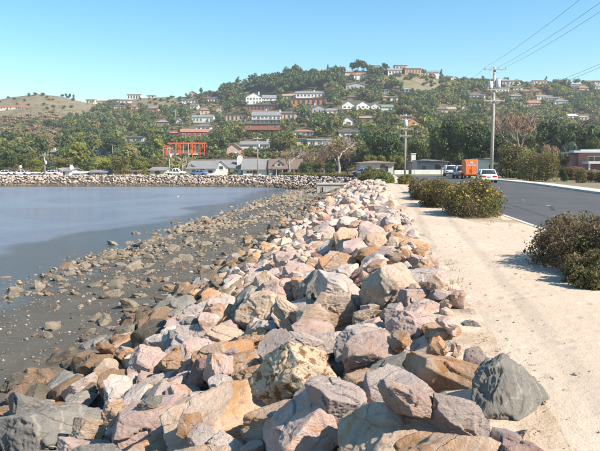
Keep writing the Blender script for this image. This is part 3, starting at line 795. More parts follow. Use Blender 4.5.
def bare_mesh(h, rad, r, mat, levels=4, spread=0.55):
    m = MB()
    def grow(p, d, ln, rd, lev):
        e = p+d*ln; mid = p.lerp(e, 0.5)+Vector(r.normal(size=3))*ln*0.05
        m.tube([p, mid, e], [rd, rd*0.85, rd*0.65], 6 if lev > 2 else 4, caps=False)
        if lev == 0: return
        for k in range(3 if lev > 1 else 4):
            dd = (d*(1-0.25*spread)+Vector(r.normal(size=3))*spread); dd.z = abs(dd.z)*0.8+0.30; dd.normalize()
            grow(p.lerp(e, r.uniform(0.6, 1.0)), dd, ln*r.uniform(0.58, 0.84), rd*0.62, lev-1)
    grow(Vector((0, 0, 0)), Vector((0, 0, 1)), h*0.36, rad, levels)
    zm = max(v_[2] for v_ in m.v); m.v = [(v_[0]/zm, v_[1]/zm, v_[2]/zm-0.02) for v_ in m.v] if h == 1.0 else m.v
    return m
r3 = np.random.default_rng(21)
CROWN = {}; TRUNK = {}
def add_proto(kind, n, clumps_fn, nl, size, trunk_fn, flat=1.1, jit=0.38):
    CROWN[kind] = []; TRUNK[kind] = []
    for _ in range(n):
        Vv, Ff = leaf_cloud(clumps_fn(), nl, size, r3, flat, 0.62, 0.7, jit)
        CROWN[kind].append(fast_mesh('crown', Vv, Ff, LEAF['green'])); TRUNK[kind].append(trunk_fn())
# unit trees: height 1
def conic():
    out = []
    for k in range(26):
        z = 0.12+0.86*(k/25.0); rr = 0.30*(1-z)**0.8+0.02; an = r3.uniform(0, 6.28)
        out.append(((math.cos(an)*rr*0.6, math.sin(an)*rr*0.6, z), (rr*0.6+0.02, rr*0.6+0.02, 0.06)))
    return out
add_proto('round', 5, lambda: crown_clumps(0.46, 0.36, 13, r3, 0.60), 780, 0.045, lambda: trunk_mesh(1.0, 0.035, r3))
add_proto('dome', 3, lambda: crown_clumps(0.62, 0.38, 12, r3, 0.46), 700, 0.05, lambda: trunk_mesh(1.0, 0.035, r3, top=0.5))
add_proto('pine', 4, lambda: crown_clumps(0.27, 0.40, 12, r3, 0.60, 0.42)+[((0, 0, 0.88), (0.12, 0.12, 0.1)), ((0, 0, 0.96), (0.05, 0.05, 0.06))], 760, 0.034, lambda: trunk_mesh(1.0, 0.03, r3, 0.02, 6, 0.9, 0.15))
add_proto('cone', 3, conic, 760, 0.032, lambda: trunk_mesh(1.0, 0.028, r3, 0.01, 3, 0.92, 0.1))
add_proto('scrub', 3, lambda: crown_clumps(0.85, 0.40, 12, r3, 0.36, 0.40), 420, 0.085, lambda: trunk_mesh(0.7, 0.03, r3, top=0.5))
add_proto('near', 3, lambda: crown_clumps(0.46, 0.40, 26, r3, 0.56, 0.34), 5200, 0.022, lambda: trunk_mesh(1.0, 0.03, r3, sub=2), 0.9)
add_proto('bushy', 3, lambda: [((0.30*math.sqrt(r3.random())*math.cos(a_), 0.30*math.sqrt(r3.random())*math.sin(a_), r3.uniform(0.10, 0.80)), (0.19, 0.19, 0.15)) for a_ in r3.uniform(0, 6.28, 38)], 6000, 0.022, lambda: trunk_mesh(0.9, 0.025, r3, sub=2), 0.9)
add_proto('nearpine', 2, lambda: crown_clumps(0.44, 0.42, 34, r3, 0.56, 0.30), 8500, 0.020, lambda: trunk_mesh(1.0, 0.032, r3, 0.02, 9, 0.86, 0.20, sub=2), 0.8)
add_proto('hedge', 2, lambda: [((r3.uniform(-0.32, 0.32), r3.uniform(-0.3, 0.3), r3.uniform(0.12, 0.82)), (0.2, 0.2, 0.17)) for _ in range(34)], 7000, 0.019, lambda: trunk_mesh(0.8, 0.03, r3, sub=1), 0.4)
BAREM = {('pale', k): bare_mesh(1.0, 0.028, r3, BARKP).mesh('trunk', BARKP) for k in range(2)}
BAREM.update({('reddish', k): bare_mesh(1.0, 0.022, r3, BARKR).mesh('trunk', BARKR) for k in range(2)})
TWIGR = plain('pale_reddish_twig', (0.33, 0.225, 0.185), 0.9, 0.25, 6)
BAREM.update({('twig', 0): bare_mesh(1.0, 0.030, r3, TWIGR, 5, 0.62).mesh('trunk', TWIGR), ('twig', 1): bare_mesh(1.0, 0.030, r3, BARKP, 5, 0.62).mesh('trunk', BARKP)})
def plant(name, kind, colour, loc, h, wscale=1.0, label=None, group=None, cat='tree', trunkname='trunk', crownname='crown', rz=None):
    k = random.randrange(len(CROWN[kind])); t_ = thing(name, label, cat, loc, rz if rz is not None else random.uniform(0, 6.28), group)
    sc = (h*wscale, h*wscale, h)
    link(trunkname, TRUNK[kind][k], t_, scale=sc)
    c = link(crownname, CROWN[kind][k], t_, scale=sc); c.material_slots[0].link = 'OBJECT'; c.material_slots[0].material = LEAF[colour]
    return t_
def bare_tree(loc, h, key, label, colour=None, wscale=1.0, group=None, n=260, name='bare_tree'):
    t_ = thing(name, label, 'tree', loc, random.uniform(0, 6.28), group)
    link('trunk', BAREM[key], t_, scale=(h*wscale, h*wscale, h))
    if colour:
        Vv, Ff = leaf_cloud(crown_clumps(0.36, 0.30, 14, r3, 0.72, 0.4), n, 0.022, r3, 0.2)
        link('crown', fast_mesh('crown', Vv, Ff, LEAF[colour]), t_, scale=(h*wscale, h*wscale, h))
    return t_

# ------------------------------------------------------------------ houses
_cm = {}
def cmat(c, rough=0.8, nm='paint'):
    key = (c, rough)
    if key not in _cm: _cm[key] = plain('%s_%d' % (nm, len(_cm)), c, rough, 0.10, 0.5)
    return _cm[key]
WHT = (0.66, 0.63, 0.59); CRM = (0.62, 0.55, 0.42); TAN = (0.48, 0.37, 0.25); ORG = (0.50, 0.22, 0.085); RED = (0.36, 0.05, 0.04); RBR = (0.30, 0.12, 0.08); BRN = (0.22, 0.14, 0.10)
GRY = (0.36, 0.35, 0.34); PNK = (0.58, 0.38, 0.30); YLW = (0.55, 0.40, 0.16); BLU = (0.30, 0.38, 0.50)
rGRY = (0.21, 0.20, 0.20); rBRN = (0.17, 0.125, 0.10); rRED = (0.36, 0.16, 0.10); rGRN = (0.17, 0.20, 0.17); rDRK = (0.09, 0.085, 0.085); rWHT = (0.6, 0.6, 0.6); rTAN = (0.33, 0.25, 0.18)
FRAME = cmat((0.70, 0.68, 0.64), 0.6); FRAMED = cmat((0.12, 0.09, 0.07), 0.6)
_wm = {}
def window_mesh(w, h, dark=False):
    key = (round(w, 1), round(h, 1), dark)
    if key not in _wm:
        w, h = key[0], key[1]; m = MB(); f = 0.09
        m.box(-w/2, w/2, -0.05, 0.03, 0, f, 0); m.box(-w/2, w/2, -0.05, 0.03, h-f, h, 0)
        m.box(-w/2, -w/2+f, -0.05, 0.03, f, h-f, 0); m.box(w/2-f, w/2, -0.05, 0.03, f, h-f, 0)
        if w > 1.3: m.box(-0.04, 0.04, -0.045, 0.03, f, h-f, 0)
        m.box(-w/2+f, w/2-f, -0.025, 0.02, f, h-f, 1)
        _wm[key] = m.mesh('window', [FRAMED if dark else FRAME, GLASS])
    return _wm[key]
def add_windows(t_, x0, x1, y, z0, storeys, sh, r, every=2.6, dark=False, face='front', door=False):
    W_ = x1-x0; n = max(1, int(W_/every))
    for st in range(storeys):
        for k in range(n):
            if r.random() < 0.1: continue
            xc = x0+W_*(k+0.5)/n; ww = min(W_/n*0.62, r.choice([1.2, 1.6, 2.0])); wh = sh*(0.5 if r.random() < 0.75 else 0.66); zb = z0+st*sh+sh*0.78-wh
            o = link('window', window_mesh(ww, wh, dark), t_)
            if face == 'front': o.location = (xc, y, zb)
            else: o.location = (y, xc, zb); o.rotation_euler = (0, 0, math.pi/2)
def gable(m, x0, x1, y0, y1, z, rise, over=0.4, th=0.22, along='x', mi=0):
    """two roof slabs"""
    if along == 'x':
        yc = (y0+y1)/2; k = rise/(yc-y0); a0, a1 = y0-over, y1+over
        zz0 = z-over*k
        m.prism([(a0, zz0), (yc, z+rise), (a1, zz0), (a1, zz0+th), (yc, z+rise+th), (a0, zz0+th)], 'x', x0-over, x1+over, mi)
    else:
        xc = (x0+x1)/2; k = rise/(xc-x0); a0, a1 = x0-over, x1+over; zz0 = z-over*k
        m.prism([(a0, zz0), (xc, z+rise), (a1, zz0), (a1, zz0+th), (xc, z+rise+th), (a0, zz0+th)], 'y', y0-over, y1+over, mi)
def house(loc, w, dep, wall_h, label, wall, roof, rtype='gable', storeys=1, rz=0.0, chimney=None, deck=False, dark=False, rise=None, base=5.0, group='houses on the hillside', every=2.6, win=True):
    t_ = thing('house', label, 'house', loc, rz, group); r = random.Random(int(abs(loc[0]*13+loc[1]*7)))
    wm = cmat(wall); rm = cmat(roof, 0.85); rise = rise if rise is not None else 0.2*dep
    m = MB(); m.box(-w/2, w/2, 0, dep, -base, wall_h)
    if rtype == 'gable':
        m.prism([(0, wall_h), (dep/2, wall_h+rise), (dep, wall_h)], 'x', -w/2, w/2)
    elif rtype == 'front':
        m.prism([(-w/2, wall_h), (0, wall_h+rise), (w/2, wall_h)], 'y', 0, dep)
    m.build('wall', wm, t_)
    m = MB()
    if rtype == 'gable': gable(m, -w/2, w/2, 0, dep, wall_h+0.03, rise)
    elif rtype == 'front': gable(m, -w/2, w/2, 0, dep, wall_h+0.03, rise, along='y')
    elif rtype == 'hip':
        o = 0.6; q = min(dep/2, w/2)*0.95
        m.add([(-w/2-o, -o, wall_h), (w/2+o, -o, wall_h), (w/2+o, dep+o, wall_h), (-w/2-o, dep+o, wall_h), (-w/2+q, dep/2, wall_h+rise), (w/2-q, dep/2, wall_h+rise),
               (-w/2-o, -o, wall_h+.16), (w/2+o, -o, wall_h+.16), (w/2+o, dep+o, wall_h+.16), (-w/2-o, dep+o, wall_h+.16)],
              [(0, 3, 2, 1), (0, 1, 7, 6), (1, 2, 8, 7), (2, 3, 9, 8), (3, 0, 6, 9), (6, 7, 5, 4), (8, 9, 4, 5), (7, 8, 5), (9, 6, 4)])
    else:
        m.box(-w/2-0.5, w/2+0.5, -0.6, dep+0.5, wall_h+0.01, wall_h+0.34)
    rf = m.build('roof', rm, t_)
    if chimney:
        m = MB(); cx = chimney*w; m.box(cx-0.5, cx+0.5, dep*0.45, dep*0.45+0.9, wall_h, wall_h+rise+1.1); m.box(cx-0.6, cx+0.6, dep*0.45-0.1, dep*0.45+1.0, wall_h+rise+1.1, wall_h+rise+1.28)
        m.build('chimney', cmat(WHT if wall != RBR else RBR), rf)
    if win:
        sh = wall_h/storeys
        add_windows(t_, -w/2+0.4, w/2-0.4, 0, 0, storeys, sh, r, every, dark)
        add_windows(t_, 0.6, dep-0.6, w/2, 0, storeys, sh, r, 3.4, dark, 'side')
        m = MB(); m.box(w*0.18-0.5, w*0.18+0.5, -0.07, 0.05, 0, 2.05); m.build('door', FRAMED if not dark else FRAME, t_)
    if deck:
        m = MB(); zd = wall_h/storeys*(storeys-1)-0.05 if storeys > 1 else -0.05; m.box(-w/2, w/2, -2.0, -0.09, zd-0.18, zd); m.build('deck', cmat(BRN), t_)
        m = MB(); m.box(-w/2, w/2, -2.0, -1.92, zd+0.85, zd+0.95)
        for k in range(int(w/1.5)+1): x = -w/2+0.06+k*(w-0.12)/int(w/1.5); m.box(x-0.05, x+0.05, -1.99, -1.93, zd, zd+0.85)
        m.build('railing', cmat(WHT if dark else BRN), t_)
    return t_
HOUSES = []   # for landmarks and tree avoidance: x0, x1, ytop, ybase, short name, loc
# x0, x1, ytop, ybase, wall, roof, type, storeys, short name (label = short + where), extras
HL = [
 (0, 27, 106, 109.5, CRM, rRED, 'gable', 1, 'long low red roofed house', 'high on the grassy left hill', {}),
 (-3, 5, 150, 165, WHT, rGRY, 'gable', 2, 'pale blue white house', 'cut by the left edge above the shore', {}),
 (50, 58, 151, 156, WHT, rGRY, 'gable', 1, 'tiny white house', 'among trees above the left shore', {'chimney': -.3}),
 (86, 95, 99, 103, CRM, rTAN, 'flat', 1, 'cream ridge house', 'leftmost on the skyline right of the grassy hill', {}),
 (97, 108, 99, 104, WHT, rTAN, 'hip', 1, 'white hip roofed ridge house', 'on the left skyline', {}),
 (112, 123, 95.5, 99, CRM, rRED, 'hip', 1, 'cream red roofed ridge house', 'on the left skyline', {}),
 (118, 131, 99, 104, WHT, rRED, 'hip', 1, 'white house below the ridge', 'with a red brown roof by the dry slope', {}),
 (127, 141, 92, 97, WHT, rWHT, 'flat', 1, 'large white ridge house', 'on top of the dry brown slope', {}),
 (147, 155, 92.5, 95.5, CRM, rRED, 'hip', 1, 'small pinkish ridge house', 'right of the large white ridge house', {}),
 (114, 125, 106.5, 109, TAN, rTAN, 'flat', 1, 'low tan house', 'below the dry brown slope on the left', {}),
 (131, 137, 105.5, 110, PNK, rRED, 'hip', 1, 'small pink house', 'under the dry brown slope', {}),
 (148, 158, 107, 112, PNK, rRED, 'hip', 1, 'pink and white house', 'at the right foot of the dry brown slope', {}),
 (125, 143, 137, 143, GRY, rGRY, 'flat', 1, 'flat grey roofed house', 'low on the left hillside', {}),
 (97, 108, 153, 156, WHT, BLU, 'flat', 1, 'low pale blue roofed house', 'above the yellow green trees on the left', {}),
 (189, 196, 91, 96, PNK, rRED, 'front', 1, 'small reddish gable house', 'near the skyline left of center', {}),
 (182, 198, 100, 103.5, WHT, rGRY, 'flat', 1, 'long white flat house', 'below the small reddish gable house', {}),
 (190, 198, 104, 110, WHT, rBRN, 'gable', 1, 'bright white cottage', 'under the long white flat house', {}),
 (208, 220, 97.5, 102.5, WHT, rDRK, 'gable', 1, 'white house with dark roof', 'high on the slope left of the pines', {}),
 (205, 216, 87.5, 91.5, TAN, rTAN, 'hip', 1, 'tan ridge house', 'on the skyline left of the pine grove', {}),
 (157, 168, 120, 126.5, RBR, rGRY, 'hip', 1, 'reddish brown house', 'left of the small white shed house', {}),
 (176, 181, 119, 125, WHT, rGRY, 'front', 1, 'small white shed house', 'left of the long white house', {}),
 (192, 213, 115, 123, WHT, rGRN, 'gable', 1, 'long white house with grey green roof', 'above the bright red house', {'deck': True}),
 (196, 211, 124, 131, WHT, rBRN, 'hip', 1, 'white house with brown hip roof', 'just above the bright red house', {}),
 (169, 178, 131.5, 136.5, RED, rRED, 'hip', 1, 'little red house', 'left of the bright red house', {}),
 (181, 208, 129, 138, RED, rRED, 'gable', 1, 'bright red house', 'with white framed windows above the orange frame', {'deck': True}),
 (200, 209, 108, 114, PNK, rRED, 'hip', 1, 'pink red roofed cottage', 'above the long white house', {}),
 (216, 223, 107, 114, TAN, rBRN, 'front', 1, 'tan gable cottage', 'left of the brown flat roofed house', {}),
 (246, 262, 93, 104, WHT, rGRY, 'front', 2, 'big white gabled house', 'under the pine grove', {'chimney': .3}),
 (262.5, 276, 95, 104, WHT, rGRY, 'gable', 2, 'white two storey house', 'right of the big white gabled house', {'deck': True}),
 (246, 276, 104.5, 111.5, RBR, rGRN, 'flat', 1, 'red brown house with green roof', 'just under the big white houses', {'dark': True, 'deck': True}),
 (252, 281, 111.5, 124, WHT, rGRY, 'gable', 2, 'wide white two storey house', 'in the middle of the hillside', {'deck': True, 'chimney': .45}),
 (245, 279, 123.5, 136, RBR, rGRN, 'flat', 2, 'red brown two storey house', 'with long balcony below the wide white house', {'deck': True, 'every': 3.4}),
 (226, 247, 114.5, 122.5, PNK, rBRN, 'flat', 1, 'brown flat roofed house', 'left of the wide white house', {'dark': True}),
 (283, 294.5, 94.5, 100, YLW, rTAN, 'gable', 1, 'yellow house', 'left of the long white grey roofed house', {}),
 (296, 325, 91.5, 98.2, WHT, rGRY, 'gable', 1, 'long white grey roofed house', 'above the orange house', {'chimney': .13}),
 (291, 326, 98.6, 106.5, ORG, rGRY, 'flat', 1, 'orange house', 'wide and flat roofed under the long white house', {'dark': True, 'every': 3.6}),
 (312, 327, 105.5, 114, GRY, rGRY, 'front', 1, 'grey gabled house', 'below the right end of the orange house', {}),
 (327, 338, 109, 114.5, WHT, rGRY, 'gable', 1, 'grey roofed white cottage', 'right of the grey gabled house', {}),
 (282, 296, 113, 121, PNK, rTAN, 'flat', 1, 'salmon walled building', 'right of the wide white house', {}),
 (342, 356, 101, 113, WHT, rGRY, 'front', 2, 'white double gabled house', 'left end of the white cluster', {'deck': True}),
 (356.5, 370, 101.5, 112, WHT, rGRY, 'front', 2, 'white peaked house', 'second in the white cluster', {}),
 (371, 381, 103.5, 111, WHT, BLU, 'front', 2, 'white blue roofed house', 'third in the white cluster', {}),
 (381.5, 393, 105, 112, WHT, rGRN, 'gable', 1, 'white green roofed house', 'right end of the white cluster', {}),
 (305, 317, 66.5, 71, CRM, rTAN, 'hip', 1, 'pale cream ridge house', 'on the skyline above the pines', {}),
 (317.5, 328, 67, 71.5, TAN, rTAN, 'gable', 1, 'tan roofed ridge house', 'on the skyline beside the pale cream one', {}),
 (333, 344, 62, 67.5, WHT, rWHT, 'flat', 1, 'white box house', 'on the skyline left of the dark tree', {}),
 (345, 354, 70.5, 77, PNK, rRED, 'hip', 1, 'red roofed cottage', 'below the skyline dark trees', {}),
 (354, 367, 73, 80, WHT, rRED, 'hip', 1, 'white villa with red roof', 'below the skyline dark trees', {}),
 (346, 368, 84, 90, GRY, rGRY, 'front', 1, 'grey twin roofed house', 'below the white villa', {}),
 (347, 358, 95.5, 100, BRN, rBRN, 'hip', 1, 'brown house', 'above the white cluster', {}),
 (294, 314, 129.5, 136, WHT, rRED, 'hip', 1, 'white house with wide red roof', 'below the wooded middle slope', {}),
 (308, 332, 139.5, 147, WHT, rWHT, 'flat', 1, 'long white flat roofed house', 'behind the bare trees near the shore', {}),
 (297, 307.5, 139.5, 146, CRM, rGRY, 'flat', 1, 'small cream house', 'left of the long white flat roofed house', {}),
 (339, 359, 130.5, 137, WHT, rDRK, 'gable', 1, 'dark roofed white house', 'above the pale bare tree', {}),
 (343, 353, 117.5, 126, WHT, rRED, 'front', 1, 'red and white cottage', 'below the white cluster', {}),
 (360, 374, 116.5, 121, BRN, rTAN, 'gable', 1, 'low brown house', 'below the right end of the white cluster', {}),
 (240, 269, 142, 151, WHT, rGRY, 'gable', 1, 'white bungalow with grey roof', 'above the shore houses', {'chimney': .42}),
 (227, 240, 144, 157, PNK, rBRN, 'front', 1, 'brick coloured house', 'left of the white bungalow', {'dark': True}),
 (368, 379.5, 63.5, 69, WHT, rWHT, 'flat', 1, 'white twin ridge house', 'on the skyline right of the dark tree', {}),
 (395, 407, 62, 67, PNK, rTAN, 'flat', 1, 'pinkish summit house', 'at the top of the hill', {}),
 (388, 401.5, 69, 75.5, WHT, rGRY, 'gable', 1, 'white house above the dry slope', 'left of the tan one', {}),
 (405, 421, 68.5, 75.5, (.52, .30, .14), rTAN, 'flat', 1, 'tan orange house above the dry slope', 'near the hilltop', {}),
 (425, 438.5, 70.5, 76.5, WHT, rGRY, 'gable', 1, 'white grey roofed hilltop house', 'right of the tan orange one', {}),
 (383, 390, 96, 101, (.52, .30, .14), rTAN, 'hip', 1, 'small orange tan house', 'in the trees below the dry slope', {}),
 (390.5, 398, 97, 101.5, WHT, rTAN, 'flat', 1, 'small white house', 'beside the small orange tan house', {}),
 (384, 389, 89.5, 92.5, BLU, BLU, 'hip', 1, 'tiny blue house', 'below the dry slope', {}),
 (404, 409, 88.5, 92.5, WHT, BLU, 'hip', 1, 'tiny white house with blue roof', 'below the dry slope', {}),
 (408, 419, 118.5, 128.5, (.50, .27, .11), rRED, 'front', 2, 'tan orange gabled house', 'right of the far utility pole', {'dark': True}),
 (443, 452.5, 73.5, 78.5, WHT, rGRY, 'hip', 1, 'white ridge bungalow', 'right of the hilltop cypress', {}),
 (453, 458, 76, 80, WHT, rGRY, 'front', 1, 'little white ridge house', 'right of the white ridge bungalow', {}),
 (460, 469, 74, 78, GRY, rDRK, 'hip', 1, 'dark roofed ridge house', 'left of the utility pole top', {}),
 (475, 486, 74, 78, WHT, rGRY, 'flat', 1, 'flat grey ridge house', 'behind the utility pole top', {}),
 (488, 499.5, 75.5, 80, CRM, rTAN, 'flat', 1, 'cream ridge house by the pole', 'right of the utility pole top', {}),
 (502, 510, 79, 86, GRY, rGRY, 'hip', 1, 'grey house', 'right of the cream ridge house by the pole', {}),
 (470, 485, 93.5, 98, WHT, rGRY, 'hip', 1, 'white house behind the pole', 'left of the pole transformers', {}),
 (493, 509, 88.5, 92.5, WHT, rWHT, 'flat', 1, 'long pale flat house', 'right of the pole transformers', {}),
 (491, 500, 99.5, 103, CRM, rWHT, 'flat', 1, 'pale low house', 'right of the lower pole arms', {}),
 (437, 447, 106.5, 115, TAN, rBRN, 'hip', 1, 'tan house', 'above the near pine trees', {}),
 (447, 456, 107, 114, YLW, rTAN, 'gable', 1, 'pale yellow house', 'beside the tan house above the near pines', {}),
 (462, 467, 106, 110.5, CRM, rTAN, 'front', 1, 'tiny cream house', 'right of the pale yellow house', {}),
 (510, 520, 76.5, 80.5, WHT, rTAN, 'flat', 1, 'white skyline house', 'right of the dark skyline tree', {}),
 (524, 533, 79.5, 83, WHT, rGRY, 'hip', 1, 'low white skyline house', 'second along the right skyline', {}),
 (533.5, 547, 80.5, 85, PNK, rWHT, 'flat', 1, 'pale pink house', 'under the right skyline', {}),
 (513, 522, 87.5, 91, WHT, rGRY, 'flat', 1, 'white strip house', 'left of the red roofed pair', {}),
 (523, 531, 90.5, 95, RBR, rRED, 'hip', 1, 'brick red house', 'left of the red roofed pair on the right slope', {}),
 (531.5, 541, 89.5, 94.5, (.48, .20, .09), rRED, 'hip', 1, 'orange red house', 'right of the red roofed pair on the right slope', {}),
 (511, 522, 94.5, 100, GRY, rGRY, 'hip', 1, 'pale grey house', 'below the white strip house', {}),
 (537, 547.5, 95.5, 100, WHT, rGRY, 'gable', 1, 'white house on the right slope', 'below the orange red house', {}),
 (548, 559, 97.5, 101, CRM, rWHT, 'flat', 1, 'low cream wing house', 'right of the white house on the right slope', {}),
 (527, 540, 101, 107.5, PNK, rRED, 'gable', 1, 'pink right slope house', 'above the reddish bare tree', {}),
 (555, 568, 99.5, 105, WHT, rGRY, 'hip', 1, 'white grey hipped house', 'right of the low cream wing house', {}),
 (571, 578.5, 85.5, 89, BLU, rGRY, 'hip', 1, 'bluish house', 'left of the pink red roofed villa', {}),
 (579, 588.5, 86, 92, PNK, rRED, 'hip', 1, 'pink red roofed villa', 'on the upper right slope', {}),
 (595, 606, 84.5, 91, WHT, rGRY, 'gable', 1, 'white house cut by the right edge', 'on the upper right slope', {}),
 (562, 570.5, 76.5, 82, WHT, rGRY, 'front', 1, 'bright white skyline house', 'near the wire on the right skyline', {}),
 (585, 590.5, 78.5, 82, WHT, rWHT, 'flat', 1, 'tiny white skyline house', 'on the far right skyline', {}),
 (591.5, 602, 78.5, 82.5, WHT, rGRY, 'hip', 1, 'white hip skyline house', 'at the right end of the skyline', {}),
 (544, 551, 76.5, 80.5, TAN, rTAN, 'hip', 1, 'tan skyline house', 'beneath the dark skyline conifer', {}),
 (568, 577.5, 114.5, 119, WHT, rWHT, 'gable', 1, 'white roofed house', 'in the trees at the right', {}),
 (580, 588.5, 116, 120, WHT, rTAN, 'gable', 1, 'second white roofed house', 'in the trees at the right', {}),
]
for (x0, x1, yt, yb, wall, roof, rt, st, short, where, ex) in HL:
    loc = hit((x0+x1)/2, yb); d = loc.y
    w = (x1-x0)/600*d; h = max((yb-yt)/600*d, 2.6)
    dep = min(max(w*0.55, 6.0), 10.0)
    if rt == 'flat': wh = h-0.35; rise = 0.0
    elif rt == 'front': wh = h*0.62; rise = h*0.38
    elif rt == 'hip': wh = h*0.66; rise = h*0.34
    else: wh = h*0.66; rise = h*0.34
    house(loc, w, dep, wh, short+' '+where, wall, roof, rt, st, random.uniform(-0.12, 0.12), rise=rise, **ex)
    HOUSES.append((x0-1, x1+1, yt-1, yb, short, loc))
# ------------------------------------------------------------------ shore houses on the far side of the bay
ZS = -0.85
def shore_house(px0, px1, ytop, Y, label, wall, roof, eave=0.42, cross=(), chim=(), dep=9.0, dark=False, porch=None, group='houses along the far shore'):
    X0, X1 = (px0-300)/600*Y, (px1-300)/600*Y; w = X1-X0; top = EYE+ray(300, ytop)[1]*Y-ZS; wh = top*eave; rise = top-wh
    t_ = thing('house', label, 'house', ((X0+X1)/2, Y, ZS), 0, group); wm = cmat(wall); rm = cmat(roof, 0.9)
    m = MB(); m.box(-w/2, w/2, 0, dep, -0.5, wh); m.prism([(0, wh), (dep/2, wh+rise), (dep, wh)], 'x', -w/2, w/2); m.build('wall', wm, t_)
    m = MB(); gable(m, -w/2, w/2, 0, dep, wh+0.03, rise-0.25, 0.5); rf = m.build('roof', rm, t_)
    for (cx, cw, ct, z0) in cross:
        cxl = (cx-300)/600*Y-(X0+X1)/2; cwm = cw/600*Y; ch = EYE+ray(300, ct)[1]*Y-ZS; zb = z0*wh; he = max(ch-cwm*0.5, zb+0.3)
        m = MB(); m.box(cxl-cwm/2, cxl+cwm/2, -0.9 if z0 == 0 else 0.5, dep*0.45, zb-0.3, he); m.prism([(cxl-cwm/2, he), (cxl, ch-0.2), (cxl+cwm/2, he)], 'y', -0.9 if z0 == 0 else 0.5, dep*0.45); m.build('gable_wall', wm, t_)
        m = MB(); gable(m, cxl-cwm/2, cxl+cwm/2, -0.9 if z0 == 0 else 0.5, dep*0.45, he+0.03, ch-0.2-he, 0.25, 0.15, 'y'); m.build('gable_roof', rm, t_)
        o = link('window', window_mesh(min(cwm*0.45, 1.2), 1.0), t_); o.location = (cxl, -0.92 if z0 == 0 else 0.48, he-0.7)
    for (cx, ct, cw) in chim:
        cxl = (cx-300)/600*Y-(X0+X1)/2; ch = EYE+ray(300, ct)[1]*Y-ZS; q = cw/600*Y/2
        m = MB(); m.box(cxl-q, cxl+q, 1.2, 2.4, 0, ch); m.box(cxl-q*0.6, cxl+q*0.6, 1.4, 2.2, ch, ch+0.3); m.build('chimney', cmat(WHT), t_)
    rr = random.Random(int(px0)); add_windows(t_, -w/2+0.3, w/2-0.3, 0, 0, 1, wh, rr, 1.9, dark); add_windows(t_, 0.6, dep-0.6, w/2, 0, 1, wh, rr, 3, dark, 'side')
    m = MB(); m.box(-0.5, 0.5, -0.06, 0.05, 0, min(2.0, wh-0.1)); m.build('door', FRAMED, t_)
    if porch:
        m = MB(); pw = porch/600*Y; m.box(-pw/2, pw/2, -2.2, -0.07, wh-0.25, wh-0.1); m.build('porch_roof', rm, t_)
        for k in range(4):
            m = MB(); x = -pw/2+0.1+k*(pw-0.2)/3; m.box(x-0.08, x+0.08, -2.1, -1.94, -0.3, wh-0.25); m.build('post', cmat(WHT), t_)
    HOUSES.append((px0-1, px1+1, ytop-1, 176, label, t_.location.copy())); return t_
shore_house(189, 216, 160.5, 157, 'white shore house with long grey roof and small left gable', WHT, rGRY, 0.45, [(192, 7, 163.5, 0.55)], [])
shore_house(216, 241, 160, 160, 'white gabled shore house with broad white chimney', WHT, rGRY, 0.48, [(222, 13, 160.5, 0)], [(239.5, 156.5, 5.5)])
shore_house(243, 267, 158.5, 155, 'white shore house under a big plain grey roof by the pole', WHT, rGRY, 0.36)
shore_house(270, 301, 158.5, 154, 'brown roofed shore house with white dormer and dark porch', (0.42, 0.40, 0.38), rBRN, 0.4, [(279, 9, 159.5, 0.7)], (), 9, True, 18)
shore_house(58, 70, 167.5, 156, 'small white gabled shore house at the left', WHT, rGRY, 0.5, [(61, 6, 168, 0)], [(70, 166, 2.2)])
shore_house(73, 82, 171.5, 152, 'low white shore cottage with pale roof', WHT, rWHT, 0.5)
shore_house(90, 106, 170, 156, 'grey gabled shore cottage with dark front', GRY, rGRY, 0.5, (), (), 8, True)
shore_house(131, 141, 167.5, 158, 'brown roofed shore cottage between yellow green trees', PNK, rBRN, 0.5)
shore_house(151, 165, 167, 160, 'pale shore cottage behind the white pickup', CRM, rGRY, 0.55)
shore_house(29, 38, 172, 155, 'little white shore shed left of the pole', WHT, rWHT, 0.6)
shore_house(303, 328, 164, 168, 'low grey shore house behind dark shrubs', (0.3, 0.27, 0.25), rBRN, 0.5)

# orange steel frame of a house under construction
p = hit(184, 157.5); d = p.y; sc = d/600
t_ = thing('building_frame', 'bright orange steel frame of an unfinished building below the red house', 'building frame', p)
OR = plain('orange_primer', (0.74, 0.105, 0.03), 0.6, 0.08); FLOOR = cmat((0.55, 0.5, 0.44))
xs = [-20.5, -16.5, -8.0, -3.5, 4.5, 8.5, 16.0, 20.5]
for j, yd in enumerate((0.0, 6.5)):
    for k, x in enumerate(xs):
        top = (9 if k < 2 else 12.5)*sc+1.0
        m = MB(); m.box(x*sc-0.13, x*sc+0.13, yd-0.13, yd+0.13, -4, top); m.build('post', OR if (k+j) % 4 else cmat(TAN), t_)
    for a, b in zip(range(7), range(1, 8)):
        for lv in ((1.0,) if (a+j) % 3 else (0.0, 1.0)):
            top = (9 if b < 2 else 12.5)*sc+1.0 if lv else 4.2*sc+0.3
            m = MB(); m.box(xs[a]*sc+0.21, xs[b]*sc-0.21, yd-0.17, yd+0.17, top-0.45, top-0.02); m.build('beam', OR, t_)
for k in (1, 3, 5, 7):
    m = MB(); m.box(xs[k]*sc-0.16, xs[k]*sc+0.16, 0.21, 6.29, 12.5*sc+0.5, 12.5*sc+0.9); m.build('beam', OR, t_)
m = MB(); m.box(-13*sc, 20*sc, 0.25, 6.2, 2.6*sc, 4.0*sc); m.build('floor_slab', FLOOR, t_)
m = MB(); m.tube([(-20*sc, 0.3, 3), (-16*sc, 0.3, 9*sc)], 0.15, 6); m.build('brace', OR, t_)
HOUSES.append((161, 206, 150, 157, 'orange steel frame', p))

